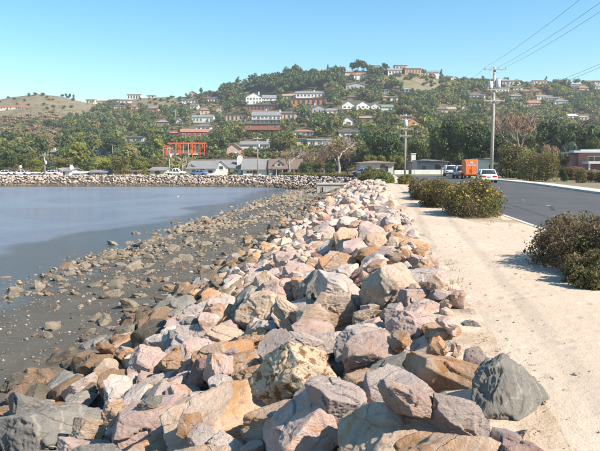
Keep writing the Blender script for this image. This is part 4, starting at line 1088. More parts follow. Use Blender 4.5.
# ------------------------------------------------------------------ far shore stone bank, culvert
FS = [(14.6, 117), (9.5, 119), (-5, 141), (-30, 147), (-200, 147)]
r4 = np.random.default_rng(3); fr = []
for (a, b) in zip(FS[:-1], FS[1:]):
    A0, B0 = Vector(a), Vector(b); L = (B0-A0).length; dd = (B0-A0)/L; nn = Vector((dd.y, -dd.x)); nn = -nn if nn.x > 0 and nn.y > 0 else nn
    if nn.y > 0: nn = -nn
    for _ in range(int(L*26)):
        q = r4.uniform(0, L); s = r4.uniform(-0.4, 4.4); c = A0+dd*q+nn*s
        z = np.interp(s, [-0.4, 0.3, 2.6, 4.4], [-0.78, -0.78, -2.3, -3.25])
        size = float(r4.uniform(0.18, 0.40)); mi = int(r4.choice([6, 6, 1, 3, 6, 10])) if s < 2.9 else int(r4.choice([8, 9, 8, 10]))
        M = Matrix.Translation((c.x, c.y, float(z))) @ rot_matrix(r4, 0.4).to_4x4() @ Matrix.Diagonal((size, size, size, 1))
        fr.append((int(r4.integers(0, NSH)), mi, M))
join_rocks(fr, 'far_stone_bank', 2, 'pale stone bank along the far side of the bay', 'stone bank')
V = []; F = []
bank = [(-0.6, -0.86), (0.2, -0.95), (2.6, -2.55), (4.6, -3.2), (10, -3.45), (30, -5)]
for (x, y) in FS:
    nx, ny = (-0.55, -0.83) if x > -4 else (0, -1)
    for s, z in bank: V.append((x+nx*s, y+ny*s, z))
for i in range(len(FS)-1):
    for j in range(len(bank)-1): F.append((i*6+j, (i+1)*6+j, (i+1)*6+j+1, i*6+j+1))
tag(link('far_bank', fast_mesh('far_bank', V, F, MUD, smooth=True)), 'muddy bank under the far stones', 'bank', kind='structure')
p = P(334, 188, -2.4); Yc = 100.0; X0c, X1c = (320-300)/600*Yc, (349-300)/600*Yc
t_ = thing('culvert', 'low concrete culvert box with a dark opening at the far end of the revetment', 'culvert', (X0c, Yc, -2.9))
m = MB(); m.box(0.5, X1c-X0c, 0, 4, -0.6, 1.35); m.box(-0.02, 0.5, 0, 4, 1.0, 1.35); m.box(-0.5, -0.02, 0, 4, -0.6, 1.35); m.build('headwall', CONC, t_)
m = MB(); m.box(-0.6, X1c-X0c+0.2, -0.15, 4.1, 1.352, 1.6, 0, 0.04); m.build('slab', CONC, t_)
# ice plant strip behind the far bank
clumps = [((x, 144.5+r4.normal()*0.8-(x+5)*1.5, -0.35), (1.1, 0.9, 0.38)) for x in np.arange(-4, 9.5, 0.5)]
Vv, Ff = leaf_cloud(clumps, 5000, 0.13, r3, 0.4); tag(link('ground_cover', fast_mesh('ground_cover', Vv, Ff, LEAF['ice'])), 'yellow green creeping plants along the far bank top', 'ground cover', kind='stuff')

# ------------------------------------------------------------------ utility poles and wires
def utility_pole(loc, h, label, arms, cans=(), rad=0.15, rz=0.0, group='utility poles'):
    t_ = thing('utility_pole', label, 'utility pole', loc, rz, group)
    m = MB(); m.tube([(0, 0, -0.5), (0, 0, h*0.5), (0, 0, h)], [rad*1.15, rad, rad*0.75], 10); m.build('pole', POLE, t_)
    for (z, ln, n) in arms:
        m = MB(); m.box(-ln/2, ln/2, -rad-0.11, -rad+0.01, z-0.07, z+0.07, 0, 0.01); a = m.build('crossarm', POLE, t_)
        for k in range(n):
            x = -ln/2+0.1+k*(ln-0.2)/max(n-1, 1); m = MB()
            m.tube([(x, -rad-0.05, z+0.07), (x, -rad-0.05, z+0.14), (x, -rad-0.05, z+0.17), (x, -rad-0.05, z+0.24), (x, -rad-0.05, z+0.27)], [0.025, 0.03, 0.07, 0.06, 0.03], 8); m.build('insulator', cmat((0.45, 0.40, 0.36), 0.4), a)
        if ln > 1.5:
            m = MB()
            for sgn in (-1, 1): m.tube([(sgn*ln*0.3, -rad-0.02, z-0.05), (sgn*0.05, -rad-0.02, z-0.5)], 0.02, 5)
            m.build('brace', GALV, t_)
    for (x, z, hh) in cans:
        m = MB(); r_ = hh*0.3; m.tube([(x, -0.1, z), (x, -0.1, z+0.04), (x, -0.1, z+hh-0.05), (x, -0.1, z+hh)], [r_*0.9, r_, r_, r_*0.8], 14); c = m.build('transformer', GALV, t_)
        m = MB(); m.tube([(x, -0.1, z+hh), (x, -0.1, z+hh+0.28)], [0.05, 0.035], 7); m.build('bushing', cmat((0.45, 0.40, 0.36), 0.4), c)
        m = MB(); m.box(min(0, x), max(0, x), -0.14, -0.06, z+hh*0.5-0.05, z+hh*0.5+0.05); m.build('bracket', GALV, t_)
    return t_
P1 = Vector((24.15, 76.0, 0.0)); H1 = EYE+ray(487, 67)[1]*76
def yz(py, Y=76): return EYE+ray(487, py)[1]*Y
utility_pole(P1, H1, 'tall weathered utility pole with two grey transformers behind the white sedan', [(yz(69.5), 2.8, 4), (yz(90), 1.9, 3), (yz(101), 2.6, 4)], [(-0.52, yz(89), 0.95), (0.45, yz(88), 1.05)], 0.19, 0.05)
P0 = Vector((24.15-0.135*91, -15.0, 0.0))
utility_pole(P0, H1, 'utility pole behind the viewer carrying the same wires', [(yz(69.5), 2.8, 4), (yz(101), 2.6, 4)], (), 0.19, 0.05)
def wire(a, b, sag, label, rad=0.016):
    pts = [a.lerp(b, k/24)-Vector((0, 0, sag*4*(k/24)*(1-k/24))) for k in range(25)]
    m = MB(); m.tube(pts, rad, 5); return tag(m.build('wire', WIRE), label, 'wire', 'overhead wires')
for k, (ox, lab) in enumerate([(-1.25, 'upper overhead wire rising from the pole top, leftmost'), (0.35, 'upper overhead wire rising from the pole top, middle'), (1.25, 'upper overhead wire rising from the pole top, rightmost')]):
    o = Vector((ox, -0.2, yz(69.5)+0.25)); wire(P1+o, P0+o, 1.5, lab, 0.011)
for k, (ox, lab) in enumerate([(1.15, 'lower overhead cable near the right edge, upper one'), (0.5, 'lower overhead cable near the right edge, lower one')]):
    o = Vector((ox, -0.2, yz(101)+0.2-0.5*k)); wire(P1+o, P0+o, 1.3, lab, 0.010)
P2 = Vector(((405-300)/600*113, 113.5, -0.1)); 
def yz2(py): return EYE+ray(405, py)[1]*113.5+0.1
utility_pole(P2, yz2(114), 'pale utility pole with stacked arms standing beyond the end of the path', [(yz2(116), 2.2, 4), (yz2(119.5), 1.6, 2), (yz2(129), 2.1, 4), (yz2(136), 2.1, 3)], [(0.0, yz2(126.5), 1.2)], 0.17)
o = Vector((0, -0.2, yz2(116)+0.2)); wire(P2+o, P1+Vector((-1.2, 0.2, yz(69.5)+0.2)), 1.0, 'thin wire between the two nearer utility poles', 0.012)
for (px, yt, yb, Y, lab, arms) in [(46, 153.5, 181, 150, 'grey pole standing before the blue green conifer on the left shore', 1), (170, 147, 177, 152, 'pole with a crossarm in front of the orange steel frame', 1), (258, 137, 176, 150.5, 'tall double armed pole before the grey roofed shore house', 2),
                                 (113, 146, 160, None, 'thin pole above the yellow green shore trees', 0), (221, 106, 125, None, 'thin hillside pole left of the brown flat roofed house', 0), (175.5, 109, 124, None, 'thin hillside pole above the little red house', 0), (22, 166, 181, 149.5, 'short lamp post with a white globe on the left shore', -1)]:
    loc = Vector(((px-300)/600*Y, Y, ZS)) if Y else hit(px, yb)
    h = EYE+ray(px, yt)[1]*loc.y-loc.z
    if arms < 0:
        t_ = thing('lamp_post', lab, 'lamp post', loc); m = MB(); m.tube([(0, 0, -0.3), (0, 0, h-0.5)], 0.08, 8); m.build('post', GALV, t_)
        m = MB(); m.tube([(0, 0, h-0.55), (0, 0, h-0.45), (0, 0, h-0.2), (0, 0, h+0.1), (0, 0, h+0.2)], [0.1, 0.28, 0.36, 0.25, 0.05], 12); m.build('globe', cmat((0.8, 0.8, 0.78), 0.4), t_)
    else: utility_pole(loc, h, lab, [(h-0.4, 2.2, 4)][:arms]+([(h-1.6, 2.0, 3)] if arms > 1 else []), [(0.35, h-2.6, 0.8)] if arms else (), 0.13)

# ------------------------------------------------------------------ vehicles
def ring(y, hw, z0, z1, n=20, e=4.0):
    out = []
    for k in range(n):
        a = 2*math.pi*k/n; c, s = math.cos(a), math.sin(a)
        out.append((hw*math.copysign(abs(c)**(2/e), c), y, (z0+z1)/2+(z1-z0)/2*math.copysign(abs(s)**(2/e), s)))
    return out
def hring(z, hw, y0, y1, n=24, e=5.0):
    out = []
    for k in range(n):
        a = 2*math.pi*k/n; c, s = math.cos(a), math.sin(a)
        out.append((hw*math.copysign(abs(c)**(2/e), c), (y0+y1)/2+(y1-y0)/2*math.copysign(abs(s)**(2/e), s), z))
    return out
TLIGHT = plain('tail_light_red', (0.55, 0.02, 0.02), 0.25, 0.05); HLIGHT = plain('headlight', (0.75, 0.75, 0.72), 0.15, 0.05); PLATE = plain('licence_plate', (0.6, 0.6, 0.58), 0.5, 0.1)
def wheel_mesh():
    m = MB(); pr = [(0.31, -0.10), (0.335, -0.07), (0.335, 0.07), (0.31, 0.10), (0.22, 0.10), (0.22, -0.10)]
    rings_ = [[(x, r_*math.cos(a), r_*math.sin(a)) for a in [2*math.pi*k/20 for k in range(20)]] for r_, x in pr+[pr[0]]]
    m.rings(rings_, cap=False); return m.mesh('tyre', BLACK)
def rim_mesh():
    m = MB(); m.rings([[(x, r_*math.cos(a), r_*math.sin(a)) for a in [2*math.pi*k/16 for k in range(16)]] for r_, x in [(0.22, -0.085), (0.2, -0.06), (0.08, -0.075), (0.04, -0.09)]]); m.rings([[(x, r_*math.cos(a), r_*math.sin(a)) for a in [2*math.pi*k/16 for k in range(16)]] for r_, x in [(0.22, 0.085), (0.2, 0.06), (0.08, 0.075), (0.04, 0.09)]])
    return m.mesh('rim', CHROME)
TYRE, RIM = wheel_mesh(), rim_mesh()
def car(loc, rz, label, paint, style='sedan', group='vehicles on the road', name='car', cat='car', detail=True):
    """front toward +Y in local space, rear bumper at y = 0"""
    t_ = thing(name, label, cat, loc, rz, group); pm = plain('car_paint', paint, 0.28, 0.04, 2, 0.5)
    L, hw = {'sedan': (4.5, 0.86), 'suv': (4.8, 0.95), 'pickup': (5.2, 0.96)}[style]
    belt = {'sedan': 0.90, 'suv': 1.08, 'pickup': 1.05}[style]; roofz = {'sedan': 1.40, 'suv': 1.82, 'pickup': 1.80}[style]; gc = {'sedan': 0.22, 'suv': 0.32, 'pickup': 0.34}[style]
    front = {'sedan': 0.80, 'suv': 1.0, 'pickup': 1.05}[style]
    m = MB(); m.rings([ring(0.0, hw*0.90, gc+0.12, belt-0.06), ring(0.08, hw*0.97, gc+0.04, belt-0.01), ring(0.5, hw, gc, belt), ring(L*0.55, hw, gc-0.02, belt), ring(L*0.75, hw, gc, belt-0.01), ring(L*0.93, hw*0.97, gc+0.04, front-0.04), ring(L-0.05, hw*0.9, gc+0.08, front-0.14), ring(L, hw*0.84, gc+0.16, front-0.22)]); body = m.build('body', pm, t_)
    y0, y1, r0, r1 = {'sedan': (0.75, 3.25, 1.15, 2.55), 'suv': (0.12, 3.7, 0.32, 2.95), 'pickup': (1.75, 3.8, 1.95, 3.1)}[style]
    m = MB(); m.rings([hring(belt-0.04, hw*0.95, y0, y1), hring(roofz-0.09, hw*0.76, r0, r1)]); m.build('window_glass', GLASS, t_)
    m = MB(); m.rings([hring(roofz-0.10, hw*0.77, r0-0.02, r1+0.02), hring(roofz-0.03, hw*0.76, r0, r1), hring(roofz, hw*0.6, r0+0.2, r1-0.2)]); m.build('roof', pm, t_)
    for sx in (-1, 1):
        for (ya, yb) in ((y0+0.1, r0+0.08), (y1-0.12, r1-0.06), ((y0+y1)/2, (r0+r1)/2)):
            m = MB(); m.tube([(sx*hw*0.93, ya, belt-0.05), (sx*hw*0.755, yb, roofz-0.07)], 0.06 if style == 'sedan' else 0.085, 6); m.build('pillar', pm, t_)
    if style == 'pickup':
        m = MB(); m.box(-hw*0.86, hw*0.86, 0.1, 1.7, belt-0.03, belt+0.01); m.build('bed', DARKP, t_)
    for sx in (-1, 1):
        for yy_ in (L*0.19, L*0.80):
            w_ = link('wheel', TYRE, t_, (sx*(hw-0.10), yy_, 0.335)); link('rim', RIM, w_)
            m = MB(); m.rings([[(sx*(hw-0.24)+dx, yy_+0.40*math.cos(a), 0.335+0.40*math.sin(a)) for a in [2*math.pi*k/18 for k in range(18)]] for dx in (0, sx*0.246)]); m.build('wheel_arch', DARKP, t_)
        m = MB(); z = belt-0.24; m.box(sx*hw*0.62-0.2, sx*hw*0.62+0.2, -0.03, 0.06, z-0.07, z+0.09, 0, 0.015); m.build('tail_light', TLIGHT, t_)
        m = MB(); m.box(sx*hw*0.60-0.18, sx*hw*0.60+0.18, L-0.12, L+0.02, front-0.36, front-0.2, 0, 0.02); m.build('headlight', HLIGHT, t_)
        m = MB(); m.box(sx*(hw+0.02), sx*(hw+0.2), y1-0.35, y1-0.22, belt+0.02, belt+0.17, 0, 0.02); m.build('mirror', pm, t_)
    for nm, ya, yb in (('rear_bumper', -0.08, 0.12), ('front_bumper', L-0.12, L+0.06)):
        m = MB(); m.box(-hw*0.93, hw*0.93, ya, yb, gc+0.08, gc+0.27, 0, 0.03); m.build(nm, DARKP if style != 'sedan' else pm, t_)
    m = MB(); m.box(-hw*0.5, hw*0.5, L-0.05, L+0.012, front-0.40, front-0.2, 0, 0.01); m.build('grille', DARKP, t_)
    m = MB(); m.box(-0.16, 0.16, -0.045 if style == 'sedan' else -0.1, 0.02, belt-0.34, belt-0.2); m.build('licence_plate', PLATE, t_)
    return t_
RD = -0.128
hd = R(-8)
def onroad(px, Y): return Vector(((px-300)/600*Y, Y, RD))
car(onroad(489, 62), R(-9), 'white sedan seen from behind under the tall utility pole', (0.72, 0.71, 0.66), 'sedan')
car(onroad(450.5, 97), R(-9), 'white sport utility vehicle ahead of the orange trailer', (0.76, 0.76, 0.75), 'suv')
tp = onroad(470.5, 79); car(tp+Vector((0.35, 4.3, 0)), R(-5), 'pale blue grey pickup towing the orange trailer', (0.42, 0.46, 0.54), 'pickup', cat='pickup')
OT = plain('trailer_orange', (0.86, 0.20, 0.035), 0.45, 0.05, 1.5, 0.4)
t_ = thing('box_trailer', 'bright orange enclosed box trailer parked by the hedge', 'trailer', tp, R(-7), 'vehicles on the road')
m = MB(); m.box(-0.85, 0.85, 0, 2.9, 0.5, 2.55, 0, 0.06); m.build('box', OT, t_)
for sx in (-1, 1):
    m = MB(); m.box(sx*0.41-0.38, sx*0.41+0.38, -0.035, -0.002, 0.62, 2.42, 0, 0.008); dr = m.build('door', OT, t_)
    m = MB(); m.tube([(sx*0.68, -0.06, 0.7), (sx*0.68, -0.06, 2.3)], 0.018, 6); m.build('latch_bar', GALV, dr)
    w_ = link('wheel', TYRE, t_, (sx*0.98, 1.35, 0.335)); link('rim', RIM, w_)
    m = MB(); m.box(sx*0.86, sx*1.12, 0.85, 1.85, 0.70, 0.75, 0, 0.02); m.build('fender', DARKP, t_)
    m = MB(); m.box(sx*0.70-0.1, sx*0.70+0.1, -0.03, 0.0, 0.44, 0.54); m.build('tail_light', TLIGHT, t_)
m = MB(); m.box(-0.55, 0.55, -0.055, -0.037, 1.72, 1.92); m.build('lettering_strip', cmat((0.42, 0.46, 0.58)), t_)
m = MB(); m.box(-0.16, 0.16, -0.055, -0.037, 2.06, 2.28); m.build('white_badge', cmat((0.8, 0.78, 0.74)), t_)
m = MB(); m.box(-0.16, 0.12, -0.056, -0.037, 0.85, 1.32); m.build('red_panel', cmat((0.5, 0.06, 0.03)), t_)
m = MB(); m.box(-0.8, 0.8, -0.08, 2.8, 0.40, 0.495); m.box(-0.06, 0.06, 2.8, 4.1, 0.42, 0.5); m.build('chassis', DARKP, t_)
for (px, Y, st, c_, lab, rz) in [(6, 154, 'sedan', (0.75, 0.75, 0.74), 'white car parked on the far shore at the left edge', 90), (22, 154.3, 'sedan', (0.72, 0.74, 0.76), 'white car parked on the far shore beside the lamp post', 90), (52, 154, 'sedan', (0.6, 0.62, 0.64), 'silver car parked right of the left shore pole', 90),
                                (175, 152, 'pickup', (0.76, 0.76, 0.75), 'white pickup parked on the far shore below the orange frame', -90), (199, 151, 'sedan', (0.12, 0.18, 0.32), 'dark blue car parked before the long roofed shore house', 90), (362, 122, 'sedan', (0.12, 0.2, 0.4), 'blue car parked beyond the far end of the boulders', 80)]:
    car(Vector(((px-300)/600*Y+(2.2 if rz > 0 else -2.2), Y, ZS if Y > 140 else -0.3)), R(rz), lab, c_, st, 'cars parked along the far shore')

# ------------------------------------------------------------------ buildings at the end of the road and on the right
def at(px, Y, z=-0.15): return Vector(((px-300)/600*Y, Y, z))
def low_house(px0, px1, ytop, Y, label, wall, roof, rt, wh, dep=10, **kw):
    w = (px1-px0)/600*Y; loc = at((px0+px1)/2, Y); top = EYE+ray(300, ytop)[1]*Y-loc.z
    house(loc, w, dep, wh, label, wall, roof, rt, 1, 0, rise=max(top-wh, 0.2), base=0.5, group='houses at the end of the road', **kw)
    HOUSES.append((px0, px1, ytop, 176, label, loc))
low_house(360, 393, 160.5, 134, 'low house with mauve brown roof beyond the path end', (0.5, 0.46, 0.42), (0.24, 0.17, 0.15), 'hip', 2.3)
low_house(414, 447, 158.5, 136, 'grey hip roofed house behind the white wall', (0.40, 0.39, 0.38), (0.15, 0.155, 0.17), 'hip', 2.5, chimney=-0.42)
low_house(478, 505, 159.5, 118, 'pale house half hidden behind the sedan and shrubs', WHT, rWHT, 'gable', 2.6)
t_ = thing('garden_wall', 'low white garden wall beyond the lawn at the road end', 'wall', (0, 0, 0))
for k, (a, b) in enumerate([(394, 408), (411, 440), (441, 462)]):
    m = MB(); pa, pb = at(a, 121), at(b, 121); m.box(pa.x, pb.x, 120.85, 121.1, -0.3, 0.75+0.05*k, 0, 0.02); m.build('panel', cmat(WHT), t_)
# road sign seen from behind
t_ = thing('road_sign', 'dark road sign on a post near the far pole', 'sign', at(414, 100, -0.15)); m = MB(); m.tube([(0, 0, -0.3), (0, 0, 2.9)], 0.04, 8); m.build('post', GALV, t_)
m = MB(); m.box(-0.42, 0.42, -0.05, -0.041, 1.2, 2.7); m.build('plate', cmat((0.10, 0.10, 0.11)), t_)
# flat roofed house at the right edge
Y = 90.0; loc = at(601, Y, -0.15); t_ = thing('house', 'low dull red house with white fascia roofs at the right edge', 'house', loc, R(-12))
m = MB(); m.box(-3.4, 9, 0, 8, -0.3, 3.7); m.build('wall', cmat((0.36, 0.19, 0.17)), t_)
m = MB(); m.box(-4.3, 10, -1.2, 9, 3.71, 3.95); m.box(-3.0, 9, 0.5, 8, 3.952, 4.2); m.build('roof', cmat((0.55, 0.56, 0.56)), t_)
for k in range(4):
    o = link('window', window_mesh(1.8, 1.1), t_, (-1.2+k*2.5, 0, 2.1))
m = MB(); m.box(-3.2, 9, -5.2, -1.3, 2.05, 2.4); m.build('carport_roof', cmat(WHT), t_)
for k in range(4):
    m = MB(); x = -3.0+k*3.6; m.box(x-0.1, x+0.1, -5.0, -4.8, -0.3, 2.049); m.build('post', cmat(WHT), t_)
car(loc+Vector((-0.6, -4.6, 0.0)), R(-95), 'white car under the carport at the right edge', (0.75, 0.75, 0.75), 'sedan', 'vehicles on the road')
HOUSES.append((575, 600, 146, 168, 'low red walled house', loc))
# ------------------------------------------------------------------ named trees on the flats
CW = {'dark': 'dark green', 'green': 'green', 'yellow': 'yellow green', 'olive': 'olive', 'blue': 'blue green', 'brown': 'brown', 'red': 'reddish', 'rust': 'rust tinted'}
def flat_tree(px, wpx, ytop, Y, kind, colour, label, z=None, name='tree', cat='tree', z0=0.0):
    z = (ZS if Y > 140 else -0.15) if z is None else z
    loc = at(px, Y, z); h = EYE+ray(px, ytop)[1]*Y-z; base_w = {'round': 1.0, 'dome': 1.35, 'pine': 0.66, 'cone': 0.55, 'scrub': 1.9, 'near': 1.05, 'bushy': 1.05, 'nearpine': 0.95, 'hedge': 1.0}[kind]
    return plant(name, kind, colour, loc, h, (wpx/600*Y)/(h*base_w), label, None, cat)
FT = [
 (10, 26, 147, 168, 'bushy', 'dark', 'dark rounded tree on the left shore beside the blue white house'), (26, 22, 151, 172, 'near', 'green', 'green tree right of the dark rounded one on the left shore'), (38, 18, 156.5, 164, 'bushy', 'yellow', 'bright yellow green tree left of the shore pole'),
 (51, 20, 162, 158, 'cone', 'blue', 'broad blue green conifer behind the left shore pole'), (66, 26, 155, 176, 'near', 'olive', 'olive tree behind the small white shore house'), (84, 24, 160, 172, 'near', 'green', 'green tree behind the low white shore cottage'),
 (103, 28, 155, 166, 'near', 'yellow', 'wide yellow green tree behind the grey gabled cottage'), (122, 24, 154, 158, 'bushy', 'olive', 'large olive tree on the shore right of the yellow one'), (142, 20, 159, 160, 'bushy', 'yellow', 'yellow green tree right of the brown roofed cottage'), (153, 20, 158, 172, 'near', 'olive', 'olive tree behind the pale shore cottage'),
 (3, 14, 166, 158, 'bushy', 'dark', 'low dark shrubby tree at the far left shore'), (272, 20, 148, 166, 'near', 'olive', 'olive tree between the big grey roof and the brown roofed house'), (232, 12, 171, 150.5, 'bushy', 'green', 'low green bush before the gabled shore house'),
 (306, 20, 160, 150, 'bushy', 'dark', 'dark rounded shrub left of the pale bare tree'), (318, 22, 158, 156, 'near', 'olive', 'olive rounded tree behind the dark shore shrubs'), (330, 16, 162, 148, 'bushy', 'dark', 'dark shrub right of the olive rounded one on the shore'),
 (384, 52, 122, 152, 'nearpine', 'dark', 'big dark tree behind the mauve roofed house'), (420, 36, 130, 156, 'near', 'green', 'green tree right of the pale utility pole'), (362, 30, 140, 160, 'near', 'green', 'green tree right of the pale bare tree'), (403, 28, 138, 165, 'near', 'olive', 'olive tree behind the pale utility pole'), (436, 30, 140, 150, 'near', 'olive', 'olive tree left of the big pines'),
 (450, 44, 111, 132, 'nearpine', 'dark', 'tall dark spreading pine above the white sport utility vehicle'), (474, 48, 114, 124, 'nearpine', 'dark', 'broad dark pine above the orange trailer'), (500, 44, 124, 118, 'nearpine', 'dark', 'dark pine right of the tall utility pole'), (436, 20, 128, 140, 'nearpine', 'dark', 'slim dark pine at the left side of the big pines'),
 (512, 42, 142, 88, 'bushy', 'olive', 'large olive shrub tree behind the white sedan'), (526, 26, 147, 80, 'bushy', 'olive', 'olive bushy tree left of the tall hedge'),
 (548, 22, 141, 86, 'bushy', 'brown', 'brownish tan shrub tree behind the tall hedge'), (566, 24, 138, 112, 'near', 'blue', 'blue green tree left of the red walled house'), (556, 32, 150, 92, 'bushy', 'olive', 'olive shrub right of the tall hedge'),
 (572, 30, 165, 74, 'bushy', 'red', 'reddish shrub below the carport'), (590, 26, 168.5, 66, 'bushy', 'brown', 'brown shrub near the right edge by the pavement'), (563, 12, 166, 68, 'bushy', 'dark', 'dark upright shrub right of the tall hedge'), (603, 22, 170, 63, 'bushy', 'dark', 'dark shrub cut by the right edge beside the pavement'), (580, 14, 168, 62, 'bushy', 'olive', 'low olive bush by the pavement'),
 (545, 46, 112, 150, 'nearpine', 'dark', 'dark tree behind the reddish bare tree'), (578, 54, 113, 146, 'nearpine', 'dark', 'wide dark tree above the red walled house'), (604, 40, 118, 138, 'nearpine', 'dark', 'dark tree cut by the right edge above the house'), (520, 40, 126, 140, 'near', 'green', 'green tree behind the reddish bare tree base'), (560, 36, 126, 128, 'near', 'dark', 'dark rounded tree behind the blue green one'), (592, 26, 134, 120, 'bushy', 'green', 'green tree just behind the red walled house'),
 (636, 50, 120, 120, 'near', 'dark', 'dark tree outside the right edge'),
]
for a in FT: flat_tree(*a)
flat_tree(529, 26, 150, 71, 'hedge', 'olive', 'tall clipped hedge beside the pavement, left part', None, 'hedge', 'hedge')
flat_tree(545, 26, 148.5, 68, 'hedge', 'olive', 'tall clipped hedge beside the pavement, right part', None, 'hedge', 'hedge')
bare_tree(at(517, 104), EYE+ray(517, 101)[1]*104+0.15, ('twig', 0), 'bare tree with reddish twigs above the white sedan', 'red', 0.62, n=420)
bare_tree(at(338, 142, -0.8), EYE+ray(338, 133)[1]*142+0.8, ('twig', 1), 'pale bare spreading tree at the end of the bay', 'rust', 1.15, n=260)
bare_tree(at(289, 148, ZS), EYE+ray(289, 146)[1]*148+0.85, ('twig', 1), 'pale bare tree right of the brown roofed shore house', 'rust', 1.0, n=200)
bare_tree(at(183, 153, ZS), EYE+ray(183, 154)[1]*153+0.85, ('pale', 1), 'small bare tree left of the long grey roof', None, 1.0)
bare_tree(at(14, 154, ZS), EYE+ray(14, 166)[1]*154+0.85, ('reddish', 0), 'low reddish bare tree left of the lamp post', 'red', 2.0, n=200)
bare_tree(at(26, 154, ZS), EYE+ray(26, 167)[1]*154+0.85, ('reddish', 1), 'low reddish bare tree right of the lamp post', 'red', 1.8, n=200)
for k, (px, lab) in enumerate([(299, 'leftmost of the reddish bare trees behind the ground cover'), (311, 'second reddish bare tree behind the ground cover'), (323, 'third reddish bare tree behind the ground cover'), (348, 'reddish bare tree right of the pale spreading one')]):
    bare_tree(at(px, 163, ZS), EYE+ray(px, 147)[1]*163+0.85, ('reddish', k % 2), lab, 'brown', 1.2, n=260)
# clipped yellow green hedge behind the mauve roofed house
for k, px in enumerate((366, 374, 382, 391, 399)):
    flat_tree(px, 13, 152.5, 146, 'near', 'yellow', 'yellow green hedge bush behind the mauve roofed house, %s from left' % (ordinal(k) or 'first'), -0.8, 'hedge_bush', 'hedge')

# ------------------------------------------------------------------ trees on the hillside
r5 = np.random.default_rng(77); random.seed(5)
cand = []; taken = []
GRASS_BOX = [(136, 181, 95, 106), (386, 441, 76, 91), (0, 98, 93, 114)]
def blocked(px, py, w, h):
    for (x0, x1, yt, yb) in GRASS_BOX:
        if x0 < px < x1 and py > yb-1 and py-h < yb-3.5: return True
    for (x0, x1, yt, yb, _s, _l) in HOUSES:
        if px+w*0.28 > x0 and px-w*0.28 < x1 and py > yb-0.5 and py-h < yb-(yb-yt)*0.50: return True
        if x0 < px < x1 and yt < py <= yb: return True
    return False
def gfree(px, py, k=1.0):
    for (a, b) in taken:
        if ((px-a)/(4.7*k))**2+((py-b)/(2.2*k))**2 < 1: return False
    return True
for _ in range(20000):
    px = float(r5.uniform(-30, 630)); ysky = float(np.interp(px, SKY_X, SKY_Y)); py = float(r5.uniform(ysky+0.3, 171))
    g_ = grassy(px, py)
    if r5.random() > g_ or not gfree(px, py, 0.62 if py < 105 else (0.8 if py < 125 else 1.0)): continue
    loc = hit(px, py); d = loc.y
    kind, colr, h = 'round', str(r5.choice(['dark', 'green', 'green', 'olive', 'olive', 'yellow', 'dark', 'green'])), float(r5.uniform(6.5, 11.5))
    q = r5.random()
    if q < 0.22: kind = 'dome'
    elif q < 0.34: kind, colr = 'pine', 'dark'
    elif q < 0.38: kind, colr = 'cone', 'dark'
    elif q < 0.50: kind, colr, h = 'scrub', str(r5.choice(['brown', 'olive', 'rust', 'green'])), float(r5.uniform(2.5, 4.5))
    if 222 < px < 345 and py < np.interp(px, [222, 260, 300, 345], [98, 98, 92, 88]): kind, colr, h = str(r5.choice(['pine', 'pine', 'round'])), 'dark', float(r5.uniform(9, 14))
    elif 346 < px < 384 and py < 84: kind, colr, h = str(r5.choice(['round', 'pine'])), 'dark', float(r5.uniform(7, 12))
    elif px < 66 and 112 < py < 152: kind, colr, h = 'scrub', str(r5.choice(['brown', 'brown', 'brown', 'olive', 'red'])), float(r5.uniform(2.2, 4.2))
    elif g_ < 0.2: kind, colr, h = 'dome', 'dark', float(r5.uniform(2.5, 4.5))
    elif 40 < px < 110 and 118 < py < 145 and r5.random() < 0.7: kind, colr, h = str(r5.choice(['dome', 'round'])), 'dark', float(r5.uniform(6, 9))
    elif py < ysky+4 and not (222 < px < 384): h *= 0.75
    if px > 380 and py > 140: h = float(r5.uniform(6, 9))
    hp = h*600/d; wp = hp*{'round': .95, 'dome': 1.3, 'pine': .6, 'cone': .5, 'scrub': 1.8}[kind]
    if blocked(px, py, wp, hp):
        # try a smaller shrub that leaves the house in view
        for (h, kind, colr) in [(h*0.62, kind, colr), (h*0.42, kind, colr), (3.0, 'scrub', str(r5.choice(['olive', 'green', 'brown']))), (2.0, 'scrub', 'olive'), (1.3, 'scrub', 'green')]:
            hp = h*600/d; wp = hp*{'round': .95, 'dome': 1.3, 'pine': .6, 'cone': .5, 'scrub': 1.8}[kind]
            if not blocked(px, py, wp, hp): break
        else: continue
    taken.append((px, py)); cand.append((hp*wp, px, py, loc, kind, colr, h))
# trees singled out on the skyline and slopes
for (px, py, h, kind, colr) in [(8, 97.5, 3, 'dome', 'dark'), (29, 95.5, 3, 'dome', 'dark'), (66, 98, 5, 'pine', 'dark'), (70, 98.5, 5.5, 'pine', 'dark'), (74, 99, 6, 'pine', 'dark'), (109, 106, 8, 'dome', 'blue'), (113, 107, 7, 'dome', 'blue'),
                                (154, 101.5, 3.2, 'round', 'dark'), (156, 105, 3.6, 'dome', 'dark'), (168, 103, 3.4, 'dome', 'dark'), (174, 98, 2.6, 'dome', 'dark'), (201, 93.5, 8, 'pine', 'dark'), (222, 91, 8, 'pine', 'dark'), (300, 74, 7, 'round', 'dark'), (328, 71, 8, 'cone', 'dark'),
                                (358, 68, 11, 'round', 'dark'), (352, 69, 9, 'round', 'dark'), (364, 69, 11, 'round', 'dark'), (370, 69.5, 7, 'round', 'dark'), (384, 69, 7, 'round', 'dark'), (441, 77, 8.5, 'cone', 'dark'), (506, 82, 7, 'round', 'dark'), (546, 82, 8, 'cone', 'dark'), (556, 83, 6.5, 'dome', 'dark'), (406, 79.5, 3.5, 'dome', 'dark'), (427, 81, 3, 'dome', 'dark'), (54, 108, 3.5, 'dome', 'dark'), (35, 126, 7, 'dome', 'dark'), (50, 127, 7, 'dome', 'dark'), (60, 130, 8, 'dome', 'dark')]:
    loc = hit(px, py); cand.append((900, px, py, loc, kind, colr, h))
